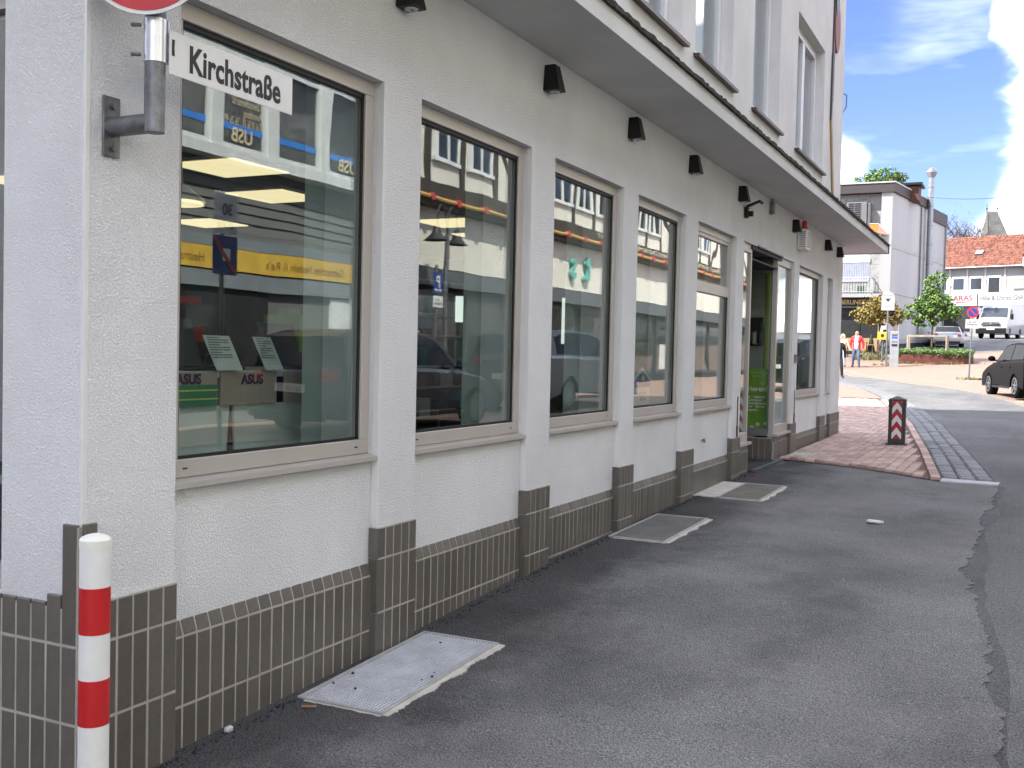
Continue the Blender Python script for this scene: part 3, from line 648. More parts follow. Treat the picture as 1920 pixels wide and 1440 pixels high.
# lane face of the corner
for k in range(6):
    x1 = -.004 - k * .0695; t = [(.54, .672)] + ZR
    if k == 0: t = [(.54, .93), (.29, .54), (.04, .29), (-.21, .04)]
    if k == 1: t = [(.54, .70)] + ZR
    for (z0, z1) in t: tiles.append(('S', x1 - .0695 + GAP / 2, x1 - GAP / 2, z0 + GAP / 2, z1 - GAP / 2, YC - .015))
for k in range(30):
    x1 = -.004 - (6 + k) * .0695
    for (z0, z1) in [(.54, .66)] + ZR[:2]: tiles.append(('S', x1 - .0695 + GAP / 2, x1 - GAP / 2, z0 + GAP / 2, z1 - GAP / 2, YC - .015))
tiles.append(('E', YC - .003, YC + .048, .69, .93, .015)); tiles.append(('E', YC - .003, YC + .06, .545, .688, .0155))
core = MB(); core.box(-2.6, YC - .0132, -.3, -.0005, YC - .001, .655); core.build('grout', M_grout, SHOP)
core = MB(); core.box(-.05, YC - .0132, .656, -.0005, YC - .001, .92); core.build('grout', M_grout, SHOP)
# thin grey leftover strips beside the door piers
m = MB(); m.box(.001, door[0] - .135, .683, .012, door[0] - .085, .80); m.box(.001, door[0] - .115, .80, .010, door[0] - .10, 1.10); m.box(.001, bays2[0][0] - .135, .683, .012, bays2[0][0] - .07, .80); m.box(.001, bays2[0][0] - .11, .80, .010, bays2[0][0] - .095, 1.10); m.build('leftover_tile_strip', M_tile2, SHOP)
TM = {}; rt = random.Random(5)
def tile_geo(m, kind, w, h, c=.0025, d=.012):
    """front at +x (E), width along y, height along z, origin at lower left of the front"""
    P = [(-d, 0, 0), (-d, w, 0), (-d, w, h), (-d, 0, h), (-c, 0, 0), (-c, w, 0), (-c, w, h), (-c, 0, h), (0, c, c), (0, w - c, c), (0, w - c, h - c), (0, c, h - c)]
    if kind == 'C': P = [(x - (z / h) * .017, y, z) for x, y, z in P]
    if kind == 'S': P = [(y, -x, z) for x, y, z in P]
    m.add(P, [(8, 9, 10, 11), (4, 5, 9, 8), (5, 6, 10, 9), (6, 7, 11, 10), (7, 4, 8, 11), (0, 1, 5, 4), (1, 2, 6, 5), (2, 3, 7, 6), (3, 0, 4, 7)])
def dist(t): return (t[1] if t[0] != 'S' else t[5]) + (0 if t[0] != 'S' or t[1] > -.45 else 30)
tiles = [t for t in tiles if t[4] > g(t[1] if t[0] != 'S' else t[5]) - .01]
tiles.sort(key=dist)
left = MB()
for k, (kind, a, b, z0, z1, xf) in enumerate(tiles):
    key = (kind, round(b - a, 4), round(z1 - z0, 4)); jx = rt.uniform(-.0008, .0008)
    pos = (a, xf, z0) if kind == 'S' else (xf + jx, a, z0)
    if k < 300:
        mi = rt.choice((0, 0, 1, 2))
        if key + (mi,) not in TM:
            q = MB(); tile_geo(q, kind, b - a, z1 - z0); TM[key + (mi,)] = q.mesh('tile', (M_tile, M_tile2, M_tile3)[mi], recalc=False)
        o = link('tile', TM[key + (mi,)], SHOP); o.location = pos; o.rotation_euler = (rt.uniform(-.004, .004), rt.uniform(-.002, .002), rt.uniform(-.006, .006))
    else:
        left.M = Matrix.Translation(pos); tile_geo(left, kind, b - a, z1 - z0)
stuff(left.build('tiles', M_tile, SHOP, recalc=False))

# ---- upper windows
for i, (a, b) in enumerate(UW):
    w = MB(); x = -.13; t = .06
    def ring(m_, a, b, z0, z1, t, x0, x1):
        m_.box(x0, a, z0, x1, b, z0 + t); m_.box(x0, a, z1 - t, x1, b, z1); m_.box(x0, a, z0 + t, x1, a + t, z1 - t); m_.box(x0, b - t, z0 + t, x1, b, z1 - t)
    ring(w, a, b, UZ0, UZ1, t, x - .07, x)
    n = 2 if b - a > 1.5 else 1; A = a + t; B = b - t; sw = (B - A) / n
    for k in range(n): ring(w, A + k * sw + .004, A + (k + 1) * sw - .004, UZ0 + t + .004, UZ1 - t - .004, .065, x - .055, x + .018)
    f = w.build('upper_window', M_pvc, SHOP, bevel=.004, seg=1)
    p = MB()
    for k in range(n): p.box(x - .03, A + k * sw + .06, UZ0 + .12, x - .022, A + (k + 1) * sw - .06, UZ1 - .12)
    p.build('pane', M_glass2, f)
    c = MB()
    for k in range(14):
        y0 = a + .05 + k * (b - a - .1) / 14; y1 = a + .05 + (k + 1) * (b - a - .1) / 14
        if .30 < (y0 - a) / (b - a) < .62: continue
        c.add([(-.27, y0, UZ0), (-.30, (y0 + y1) / 2, UZ0), (-.27, y1, UZ0), (-.27, y0, UZ1), (-.30, (y0 + y1) / 2, UZ1), (-.27, y1, UZ1)], [(0, 1, 4, 3), (1, 2, 5, 4)])
    c.build('curtain', M_curtain, f, recalc=False)
    s = MB(); s.prism([(-.12, a - .05, UZ0 - .002), (.055, a - .05, UZ0 - .022), (.055, a - .05, UZ0 - .052), (.03, a - .05, UZ0 - .052), (-.0015, a - .05, UZ0 - .045), (-.12, a - .05, UZ0 - .045)], (0, b - a + .10, 0)); s.build('sill', M_brown, f)
    rm = MB(); rm.box(-1.6, a - .2, UZ0 - .3, -.36, b + .2, UZ0 - .28); rm.box(-1.6, a - .2, UZ1 + .3, -.36, b + .2, UZ1 + .32); rm.box(-1.62, a - .2, UZ0 - .3, -1.6, b + .2, UZ1 + .3); rm.build('room', M_dark, f)
# painted metal ornament on the end bay: tapering dark and ochre band, red oval
m = MB(); m.prism([(.0, 15.62, 6.9), (.0, 15.78, 6.9), (.0, 15.70, 5.25), (.0, 15.60, 5.25)], (.02, 0, 0)); m.prism([(.0, 15.58, 5.9), (.0, 15.70, 5.9), (.0, 15.64, 5.0), (.0, 15.56, 4.95)], (.024, 0, 0)); orn = m.build('facade_ornament', pm('ornament_dark', (.05, .045, .045), rough=.6), SHOP)
m = MB(); m.prism([(.0, 15.56, 4.98), (.0, 15.64, 5.02), (.0, 15.98, 4.0), (.0, 16.02, 3.62), (.0, 15.90, 3.9)], (.022, 0, 0)); m.build('ochre_blade', pm('ornament_ochre', (.30, .20, .07), rough=.6), orn)
m = MB(); m.prism([(.001, 15.86 + .22 * math.cos(t * math.pi / 12), 6.35 + .36 * math.sin(t * math.pi / 12)) for t in range(24)], (.03, 0, 0)); m.build('red_oval', pm('ornament_red', (.22, .03, .025), rough=.6), orn)
m = MB(); m.prism([(.001, 15.80 + .14 * math.cos(t * math.pi / 10), 6.66 + .15 * math.sin(t * math.pi / 10)) for t in range(20)], (.034, 0, 0)); m.build('dark_cap', M_blackm, orn)
m = MB(); m.tube([(-.02, YE + .03, 5.30), (.03, YE + .10, 5.42), (.03, YE + .12, 5.60), (-.02, YE + .03, 5.62)], .012, 6); m.box(-.05, YE + .002, 4.55, -.02, YE + .05, 5.0); m.build('cable_hook', M_galv, SHOP)
# ------------------------------------------------------------------ inside the shop
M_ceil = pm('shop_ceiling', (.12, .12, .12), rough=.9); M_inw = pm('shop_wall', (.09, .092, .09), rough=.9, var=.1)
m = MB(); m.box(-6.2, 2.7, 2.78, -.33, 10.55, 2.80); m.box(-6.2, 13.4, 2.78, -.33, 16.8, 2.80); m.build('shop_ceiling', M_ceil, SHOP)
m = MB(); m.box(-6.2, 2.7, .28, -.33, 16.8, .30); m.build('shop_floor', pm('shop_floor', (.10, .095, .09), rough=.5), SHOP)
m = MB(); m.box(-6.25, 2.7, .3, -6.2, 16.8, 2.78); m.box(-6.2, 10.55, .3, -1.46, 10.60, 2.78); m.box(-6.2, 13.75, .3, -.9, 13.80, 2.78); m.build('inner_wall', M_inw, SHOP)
M_niche = pm('pale_green_board', (.50, .56, .53), rough=.8, var=.04)
m = MB()
for (a, b) in bays + bays2[:1]: m.box(-.46, b + .03, .4, -.125, b + .05, 2.77)
m.build('niche_board', M_niche, SHOP)
m = MB()
for (a, b) in bays: m.box(-.9, a - .05, .96, -.115, b + .03, .985)
m.build('window_board', M_niche, SHOP)
M_panel = pm('light_panel', (1.0, .78, .46), rough=.5, emit=.27)
for (x, y) in ((-2.42, 5.72), (-2.98, 6.92), (-2.4, 8.9), (-2.6, 10.0), (-4.4, 5.7), (-4.9, 8.2), (-2.0, 14.6)):
    f = thing('ceiling_light', {(-2.42, 5.72): 'square warm ceiling light panel nearest the glass in the first shop window', (-2.98, 6.92): 'second square warm ceiling light panel seen through the first shop window'}.get((x, y), {(-2.4, 8.9): 'square warm ceiling light panel seen high in the second shop window', (-2.6, 10.0): 'square warm ceiling light panel seen high in the third shop window', (-4.4, 5.7): 'square warm ceiling light panel low at the left edge of the first window', (-4.9, 8.2): 'square warm ceiling light panel at the very back of the shop'}.get((x, y), 'square warm ceiling light panel beyond the entrance door')), 'light', (x, y, 2.76), group='ceiling light panels in the shop')
    q = MB(); q.box(-.32, -.32, -.004, .32, .32, .018); q.build('housing', M_pvc, f); q = MB(); q.box(-.29, -.29, -.012, .29, .29, -.005); q.build('diffuser', M_panel, f)
f = thing('pendant_lamp', 'round glowing ceiling lamp at the left edge of the first shop window', 'light', (-2.15, 4.95, 2.40)); q = MB(); q.lathe([(.02, .30), (.03, .12), (.16, .02), (.17, 0), (.02, -.005)]); q.build('lamp_shade', M_pvc, f, smooth=True); q = MB(); q.lathe([(.15, -.006), (.16, -.016), (.02, -.02)]); q.build('bulb_disc', M_panel, f)
# display table in the first window
t = thing('display_table', 'white draped display table behind the first shop window', 'table', (-.95, 4.1, .3)); M_cloth = pm('white_cloth', (.62, .64, .62), rough=.9, var=.06)
q = MB(); q.box(-.36, -1.0, 1.06, .36, .85, 1.09); q.build('table_top', M_pvc, t, bevel=.004)
for k in range(3):
    y0 = -.98 + k * .58; q = MB(); q.prism([(.352, y0, .935), (.352, y0 + .55, .935), (.352, y0 + .49, .1), (.352, y0 + .05, .1)], (.012, 0, 0)); q.build('cloth_panel', M_cloth, t)
for k in range(2): q = MB(); q.box(-.30, -.9 + k * 1.6, 0, -.24, -.84 + k * 1.6, 1.06); q.build('leg', M_blackm, t)
M_board = pm('pinkish_board', (.50, .37, .32), rough=.7); M_boardg = pm('green_board', (.06, .26, .14), rough=.6); M_logo = pm('logo_purple', (.09, .02, .09), rough=.5); M_yel = pm('yellow_line', (.75, .72, .15), rough=.6)
for k, (y0, lab) in enumerate(((3.19, 'display board with purple lettering and green lower half on the display table'), (3.60, 'pinkish display board with purple lettering in the middle of the display table'), (4.05, 'pinkish display board with lettering on the table beside the pale niche panel'))):
    t = thing('display_board', lab, 'board', (-.585, y0, 1.235), group='display boards on the table'); q = MB(); q.box(0, 0, 0, .012, .385, .15); q.build('panel', M_board, t)
    if k == 0:
        q = MB(); q.box(.0125, 0, 0, .015, .385, .095); q.build('green_band', M_boardg, t)
        for zz in (.03, .068): q = MB(); q.box(.0155, 0, zz, .017, .385, zz + .006); q.build('line', M_yel, t)
    text('ASUS', .062, M_logo, t, (.0165, .13, .095 if k != 0 else .10), E_, bold=.002, sx=1.05)
q = MB(); q.box(-.58, 4.28, 1.392, -.45, 4.42, 1.46); tag(q.build('small_box', pm('cream_card', (.6, .52, .4), rough=.8), None, bevel=.002), 'small cream box at the right end of the display table', 'box')
M_scr = pm('laptop_black', (.014, .014, .016), rough=.35)
for i, (y0, lab) in enumerate(((3.40, 'open black laptop behind the left price sheet'), (4.22, 'open black laptop behind the right price sheet'))):
    t = thing('laptop', lab, 'laptop', (-.80, y0, 1.391), .12, group='laptops on the display table')
    q = MB(); q.box(-.02, 0, 0, .22, .40, .016); q.build('base', M_scr, t, bevel=.003); q = MB(); q.prism([(-.025, 0, .012), (-.015, 0, .012), (-.085, 0, .235), (-.095, 0, .235)], (0, .40, 0)); q.build('screen', M_scr, t)
M_paper = pm('paper', (.72, .73, .70), rough=.8, var=.03); M_ink = pm('ink_grey', (.2, .2, .22), rough=.8)
for i, (y0, lab, w) in enumerate(((3.515, 'larger leaning price sheet on the display table left of the sign-post reflection', .17), (3.845, 'smaller leaning price sheet in the middle of the display table', .13))):
    t = thing('price_sheet', lab, 'price sheet', (-.55, y0, 1.392), group='price sheets on the display table')
    q = MB(); q.prism([(0, .03, 0), (0, w + .03, 0), (-.06, w, .155), (-.06, 0, .155)], (.003, 0, .001)); q.build('sheet', M_paper, t)
    for k in range(9):
        q = MB(); zz = .145 - k * .011; x = .004 - .06 * zz / .155; q.box(x, .02, zz, x + .002, w * (.9 if k % 3 else .55), zz + .004); q.build('text_line', M_ink, t)
# plant, green box, dark panels with red print
M_leafd = pm('plant_leaf', (.03, .075, .025), rough=.5, var=.3)
t = thing('potted_plant', 'spiky leaved dark potted plant behind the laptops in the first window', 'plant', (-1.15, 3.95, 1.0)); q = MB(); q.lathe([(.09, 0), (.12, .25), (.11, .25), (.1, .22)]); q.build('pot', M_blackm, t, smooth=True)
q = MB(); rp = random.Random(4)
for k in range(60):
    a = rp.uniform(0, 6.28); e = rp.uniform(.5, 1.4); L = rp.uniform(.25, .5); d = Vector((math.cos(a) * math.cos(e), math.sin(a) * math.cos(e), math.sin(e))); s = Vector((-math.sin(a), math.cos(a), 0)) * .008; p0 = Vector((0, 0, .24)); p1 = p0 + d * L * .6; p2 = p0 + d * L - Vector((0, 0, L * .25))
    q.add([p0 - s, p0 + s, p1 + s, p1 - s, p2], [(0, 1, 2, 3), (3, 2, 4)])
q.build('leaves', M_leafd, t, recalc=False)
t = thing('green_box', 'green carton with a tab behind the laptop in the first window', 'box', (-1.0, 4.55, 1.4)); q = MB(); q.box(-.12, 0, 0, .12, .36, .28); q.box(-.12, .12, .28, -.06, .24, .32); q.build('carton', pm('leaf_green', (.13, .28, .04), rough=.6), t)
t = thing('dark_stand', 'black display stand with red print at the left edge of the first window', 'display stand', (-1.35, 3.85, .3)); q = MB(); q.box(-.03, 0, 0, .03, .62, 1.62); q.build('panel', M_scr, t); M_rprint = pm('red_print', (.55, .03, .02), rough=.6)
for (y0, y1, z0, z1) in ((.02, .42, 1.42, 1.46), (.05, .22, 1.02, 1.07), (.03, .26, .90, .96), (.25, .45, 1.22, 1.30)): q = MB(); q.box(.031, y0, z0, .033, y1, z1); q.build('print_mark', M_rprint, t)
# shelving with goods at the back
t = thing('shelf_unit', 'tall shelf unit of boxed goods deep inside, seen through the second window', 'shelf', (-2.75, 7.6, .3)); M_shelf = pm('grey_shelf', (.30, .30, .29), rough=.5)
q = MB(); q.box(-.30, 0, 0, -.28, 3.2, 2.2); q.build('back_panel', M_dark, t)
zs = [.10, .55, .85, 1.06, 1.365, 1.57]
for z in zs + [1.9]: q = MB(); q.box(-.28, 0, z - .02, .15, 3.2, z); q.build('shelf_board', M_shelf, t)
for y in (0, 1.06, 2.12, 3.18): q = MB(); q.box(-.28, y, 0, -.25, y + .02, 2.2); q.build('upright', M_shelf, t)
gm = [pm('goods_' + n, c, rough=.6) for n, c in (('white', (.42, .42, .42)), ('blue', (.03, .08, .16)), ('teal', (.04, .18, .2)), ('dark', (.04, .04, .045)), ('kraft', (.16, .10, .06)), ('black', (.015, .015, .017)))]
ORD = 'x first second third fourth fifth sixth seventh eighth ninth tenth eleventh twelfth thirteenth fourteenth fifteenth sixteenth seventeenth eighteenth nineteenth twentieth'.split(); GN = ['white', 'blue', 'teal', 'dark grey', 'cardboard brown', 'black']; rg = random.Random(8); row = ['lowest', 'second lowest', 'third', 'fourth', 'fifth', 'top']
for i, z in enumerate(zs):
    y = .05; hmax = (zs + [1.9])[i + 1] - z - .05; k = 0
    while y < 2.9 and k < 19:
        w = rg.uniform(.10, .28); h = min(hmax, rg.uniform(.12, .3)); q = MB(); q.box(-.2, 0, 0, .10, w, h); gi = rg.randrange(6); o = q.build('goods_box', gm[gi], None, bevel=.003, seg=1); o.location = (-2.75, 7.6 + y, .3 + z + .001)
        k += 1; tag(o, GN[gi] + ' box, ' + ORD[k] + ' from the left on the ' + row[i] + ' goods shelf', 'box', 'boxed goods on the ' + row[i] + ' shelf'); y += w + rg.choice((.01, .02, .08))
for k, (x, y, z0, z1, lab) in enumerate(((-1.5, 7.43, 1.74, 1.95, 'short glowing light tube hanging inside the second window'), (-1.5, 9.6, 1.6, 2.06, 'tall white light tube hanging inside the third window'))):
    q = MB(); q.cyl((x, y, z0), (x, y, z1), .035, n=16); tag(q.build('light_tube', pm('tube_light', (.95, 1, .95), emit=.22)), lab, 'light')
# house-shaped leaflet stand and small boxes in the fourth window
t = thing('leaflet_stand', 'blue and white house shaped cardboard sign on the sill of the fourth window', 'sign', (-.24, 8.12, .986)); M_bl = pm('blue_card', (.03, .10, .35), rough=.6)
q = MB(); q.prism([(0, 0, .04), (0, .40, .04), (0, .40, .30), (0, .46, .30), (0, .2, .42), (0, -.06, .30), (0, 0, .30)], (.01, 0, 0)); q.build('house_card', M_paper, t); q = MB(); q.prism([(.0105, .02, .25), (.0105, .38, .25), (.0105, .40, .30), (.0105, .2, .385), (.0105, .0, .30)], (.002, 0, 0)); q.box(.0105, .0, .04, .0125, .40, .10); q.build('blue_roof', M_bl, t)
text('Gibt dem WLAN', .036, M_ink, t, (.0135, .04, .19), E_); text('mehr Raum', .036, M_ink, t, (.0135, .14, .14), E_)
q = MB(); q.cyl((.013, .2, .325), (.018, .2, .325), .03, n=16); q.build('badge', M_yel, t)
rg = random.Random(2)
for k, y in enumerate((7.62, 7.72, 7.86, 7.98)):
    q = MB(); q.box(-.30 + .02 * k, y, .986, -.20, y + .08, .986 + rg.uniform(.08, .2)); tag(q.build('product_box', (gm[3], gm[0], gm[5], gm[2])[k], None, bevel=.002), ('dark', 'white', 'black', 'teal')[k] + ' small product box on the sill of the fourth window', 'box', 'small boxes on the fourth window sill')
# green banner, screen and column behind the glass of the door recess
t = thing('roll_up_banner', 'green roll-up banner with white lettering behind the glass of the door recess', 'banner', (-.115, 12.66, .57)); q = MB(); q.prism([(-.66, 0, 0), (.02, 0, 0), (-.02, 0, .80), (-.70, 0, .83)], (0, .012, 0)); q.build('print', pm('banner_green', (.12, .30, .03), rough=.55, col2=(.20, .44, .05), vscale=2.2), t); q = MB(); q.box(-.66, -.02, -.03, .02, .04, 0); q.build('cassette', M_alup, t)
M_wl = pm('white_lettering', (.85, .85, .85), rough=.6)
text('rieren!', .088, M_wl, t, (-.262, -.003, .53), S_, bold=.0012); text('ar - Laptops\nComputer\nSmartphones\nnes - Server\nupport', .044, M_wl, t, (-.262, -.003, .45), S_, bold=.0008)
text('CHK-STORE\n   Green IT', .044, pm('pale_green_print', (.40, .62, .22), rough=.6), t, (-.25, -.003, .74), S_)
for (a, b, r_) in ((-.20, .09, .020), (-.13, .13, .022), (-.04, .14, .018), (-.17, .04, .017), (-.09, .06, .017), (-.03, .03, .020)):
    q = MB(); q.cyl((a, -.001, b), (a, -.005, b), r_, n=16); q.cyl((a, -.0045, b), (a, -.0065, b), r_ * .5, n=12, mi=1); q.build('dot', [M_wl, M_green], t)
t = thing('green_column', 'lime green round column inside the shop beside the door', 'column', (-.155, 12.86, .3)); q = MB(); q.cyl((0, 0, 0), (0, 0, 2.47), .085, n=28); q.build('shaft', M_green, t, smooth=True)
q = MB(); q.box(-1.4, 13.40, .3, -.14, 13.44, 2.78); q.build('display_back_wall', pm('pale_inner_wall', (.42, .43, .42), rough=.8), SHOP)
q = MB(); q.box(-.98, 13.36, 1.66, -.37, 13.395, 2.02); tag(q.build('wall_screen', M_scr, None, bevel=.006), 'dark flat screen on the wall inside beside the door', 'screen')

# ------------------------------------------------------------------ fixtures on the facade
def wall_lamp(y, lab, z=3.075):
    t = thing('wall_lamp', lab, 'lamp', (.001, y, z), group='black tapered wall lamps under the canopy')
    q = MB(); q.prism([(.012, -.052, 0), (.012, .052, 0), (.012, .036, .155), (.012, -.036, .155)], (0, 0, 0)); q.v = []; q.f = []; q.mi = []
    P = [(.0, -.054, 0), (.0, .054, 0), (.105, .054, 0), (.105, -.054, 0), (.0, -.038, .155), (.0, .038, .155), (.07, .038, .155), (.07, -.038, .155)]
    q.add(P, [(3, 2, 1, 0), (4, 5, 6, 7), (0, 1, 5, 4), (1, 2, 6, 5), (2, 3, 7, 6), (3, 0, 4, 7)]); q.build('lamp_body', M_blackm, t, bevel=.004)
    q = MB(); q.cyl((.054, 0, -.002), (.054, 0, -.008), .032, n=16); q.build('lens', pm('frosted_lens', (.5, .5, .5), rough=.4), t)
    q = MB(); q.tube([(.06, .02, -.002), (.06, 0, -.014), (.06, -.02, -.002)], .003, 6); q.build('ring', M_galv, t); return t
for i, y in enumerate((4.13, 5.76, 7.24, 8.765, 10.49, 13.20, 15.53, 16.58)):
    wall_lamp(y, ['black tapered wall lamp cut by the top of the picture, nearest the street sign', 'black tapered wall lamp above the pier between second and third windows', 'black tapered wall lamp above the pier between third and fourth windows', 'black tapered wall lamp above the pier between fourth and fifth windows', 'black tapered wall lamp just above the small flood light', 'black tapered wall lamp above the white alarm box', 'black tapered wall lamp beyond the alarm box, second last of the row', 'last black tapered wall lamp at the far end of the facade'][i])
t = thing('flood_light', 'small black solar flood light on the wall left of the door', 'lamp', (.001, 10.72, 3.0)); q = MB(); q.box(0, -.03, -.06, .04, .03, .05); q.box(.03, -.02, -.045, .09, .02, .01); q.build('sensor', M_blackm, t, bevel=.006); q = MB(); q.M = Matrix.Translation((.10, 0, .075)) @ Matrix.Rotation(-.35, 4, 'Y'); q.box(-.07, -.075, -.012, .08, .075, .012); q.build('panel', M_blackm, t, bevel=.004); q = MB(); q.M = Matrix.Translation((.10, 0, .06)) @ Matrix.Rotation(-.35, 4, 'Y'); q.box(-.05, -.055, -.004, .06, .055, .0); q.build('led_plate', M_alup, t)
t = thing('junction_box', 'small grey box on the wall under the canopy above the door', 'box', (.001, 11.89, 3.19)); q = MB(); q.box(0, -.035, -.06, .05, .035, .075); q.build('housing', M_galv, t, bevel=.006); q = MB(); q.cyl((.025, 0, .075), (.025, 0, .11), .01, n=8); q.build('conduit', M_galv, t)
t = thing('alarm_siren', 'white slatted alarm box with red strobe on the wall right of the door', 'alarm', (.001, 13.60, 2.89)); q = MB(); q.box(0, -.13, 0, .12, .13, .26); q.build('housing', M_pvc, t, bevel=.012)
for k in range(9): q = MB(); q.box(.03, -.1315, .03 + k * .023, .10, -.130, .04 + k * .023); q.build('slot', pm('slot_grey', (.25, .25, .24), rough=.8), t)
for k in range(8):
    for j in range(3): q = MB(); q.box(.1195, -.09 + j * .065, .03 + k * .026, .1215, -.045 + j * .065, .046 + k * .026); q.build('grille_hole', MATS['slot_grey'], t)
q = MB(); q.lathe([(.045, 0), (.045, .02), (.036, .03), (.034, .10), (.02, .115), (.001, .117)], (.06, .02, .262)); q.build('strobe', pm('strobe_red', (.5, .03, .02), rough=.25), t, smooth=True)
q = MB(); q.box(.001, 13.50, 1.45, .03, 13.58, 1.56); tag(q.build('door_bell', M_galv, None, bevel=.008), 'small grey bell button on the pier right of the door', 'bell')
q = MB(); q.tube([(-.036, 9.5, .72), (-.015, 9.5, .735), (-.012, 9.5, .70)], .012, 8); tag(q.build('wall_hook', pm('brass', (.3, .24, .1), rough=.4, metal=.8)), 'small brass fitting in the plaster below the fifth window', 'fitting')

# bracket pole with the signs
t = thing('sign_bracket', 'grey galvanised angled pole bracket bolted to the corner pier', 'bracket', (0, 2.43, 2.19)); q = MB(); q.box(.001, -.034, -.095, .009, .034, .097); q.build('wall_plate', M_galv, t, bevel=.003)
for z in (-.068, .066): q = MB(); q.cyl((.009, .004, z), (.019, .004, z), .011, n=6); q.build('bolt', M_galv, t)
q = MB(); q.tube([(.009, 0, .0), (.188, 0, .0)], .031, 20); q.tube([(.19, 0, -.0305), (.19, 0, .80)], .0315, 20); q.ball((.19, 0, .0), (.0315, .0315, .031), 16, 10); q.build('pole', M_galv, t, smooth=True)
q = MB(); q.cyl((.19, 0, .185), (.19, 0, .318), .0345, n=24); q.box(.19, .028, .185, .215, .036, .318); q.build('sleeve', M_alup, t, smooth=.5)
for z in (.205, .295): q = MB(); q.cyl((.165, -.035, z), (.14, -.05, z), .006, n=8); q.build('clamp_screw', M_galv, t)
t = thing('street_name_sign', 'white street name sign reading Kirchstraße on the corner bracket', 'sign', (.227, 2.452, 2.345)); q = MB(); q.box(-.003, 0, 0, .0, .605, .134); q.build('plate', M_signw, t)
text('Kirchstraße', .118, M_black, t, (.0006, .083, .026), E_, bold=.0030, sx=.79, space=1.03)
q = MB(); q.prism([(.0004, .010, .058), (.0004, .022, .058), (.0004, .020, .085), (.0004, .022, .108), (.0004, .010, .108)], (.001, 0, 0)); q.build('end_mark', M_black, t)
t = thing('no_entry_sign', 'round red no entry sign with white rim at the top of the bracket pole', 'sign', (.205, 2.375, 2.715), rad(24)); 
q = MB(); q.M = Matrix.Rotation(rad(90), 4, 'X'); q.cyl((0, 0, 0), (0, 0, .004), .21, n=48); q.build('disc', M_signw, t); q = MB(); q.M = Matrix.Rotation(rad(90), 4, 'X'); q.cyl((0, 0, .0045), (0, 0, .006), .198, n=48); q.build('red_face', M_red, t); q = MB(); q.box(-.14, -.0075, -.03, .14, -.0062, .03); q.build('white_bar', M_signw, t); q = MB(); q.box(-.02, .0005, -.12, .02, .012, .12); q.build('back_rail', M_alup, t)

# ------------------------------------------------------------------ bollards
t = thing('warning_post', 'round white post with red bands standing at the tiled corner', 'bollard', (.53, 1.91, g(1.91) + .012)); R = .038
for (z0, z1, mm, nm) in ((-.05, .484, M_postw, 'white_band'), (.484, .602, M_red, 'red_band'), (.602, .719, M_postw, 'white_band'), (.719, .838, M_red, 'red_band'), (.838, .958, M_postw, 'white_band')):
    q = MB(); q.cyl((0, 0, z0), (0, 0, z1), R + (.0006 if mm is M_red else 0), n=40); q.build(nm, mm, t, smooth=.6)
q = MB(); q.lathe([(R + .001, .940), (R + .001, .9585), (R * .92, .964), (R * .6, .970), (R * .3, .973), (.001, .974)], n=40); q.build('cap', pm('cream_cap', (.82, .81, .74), rough=.35), t, smooth=.6); q = MB(); q.cyl((-R - .0005, -.012, .93), (-R + .004, -.012, .93), .0025, n=8); q.build('rivet', M_galv, t)
t = thing('chevron_bollard', 'dark square bollard with red and white chevron plate on the brick pavement', 'bollard', (1.05, 15.6, g(15.6) + .03), rad(3)); M_bol = pm('bollard_grey', (.045, .043, .038), rough=.6, var=.2)
q = MB(); q.prism([(-.145, -.14, 0), (.145, -.14, 0), (.145, .14, 0), (-.145, .14, 0)], (0, 0, .035)); q.build('foot', M_bol, t, bevel=.008); q = MB(); q.box(-.112, -.112, .035, .112, .112, .53); q.build('shaft', M_bol, t, bevel=.012); q = MB(); q.box(-.105, -.105, .53, .105, .105, .545); q.build('groove', M_blackm, t)
q = MB(); q.add([(-.116, -.116, .545), (.116, -.116, .545), (.116, .116, .545), (-.116, .116, .545), (-.116, -.116, .66), (.116, -.116, .66), (.116, .116, .66), (-.116, .116, .66), (0, 0, .705)], [(0, 1, 5, 4), (1, 2, 6, 5), (2, 3, 7, 6), (3, 0, 4, 7), (3, 2, 1, 0), (4, 5, 8), (5, 6, 8), (6, 7, 8), (7, 4, 8)]); q.build('head', M_bol, t, bevel=.006)
q = MB(); q.box(-.064, -.121, .105, .064, -.1165, .635); pl = q.build('chevron_plate', M_signw, t)
pr = pm('reflective_red', (.40, .012, .016), rough=.4); zz = .105
for k in range(6):
    z0 = .105 + k * .177 - .10; a = [(-.064, z0), (0, z0 + .085), (.064, z0), (.064, z0 + .088), (0, z0 + .173), (-.064, z0 + .088)]
    def cl(P):
        for f in (lambda p: p[1] - .105, lambda p: .635 - p[1]):
            out = []
            for i in range(len(P)):
                A, B = P[i], P[(i + 1) % len(P)]; fa, fb = f(A), f(B)
                if fa >= 0: out.append(A)
                if (fa >= 0) != (fb >= 0): u = fa / (fa - fb); out.append((A[0] + (B[0] - A[0]) * u, A[1] + (B[1] - A[1]) * u))
            P = out
            if not P: break
        return P
    for half in ([a[0], a[1], a[4], a[5]], [a[1], a[2], a[3], a[4]]):
        P = cl(half)
        if len(P) > 2: q = MB(); q.prism([(x, -.1225, z) for x, z in P], (0, .0012, 0)); q.build('chevron', pr, pl)

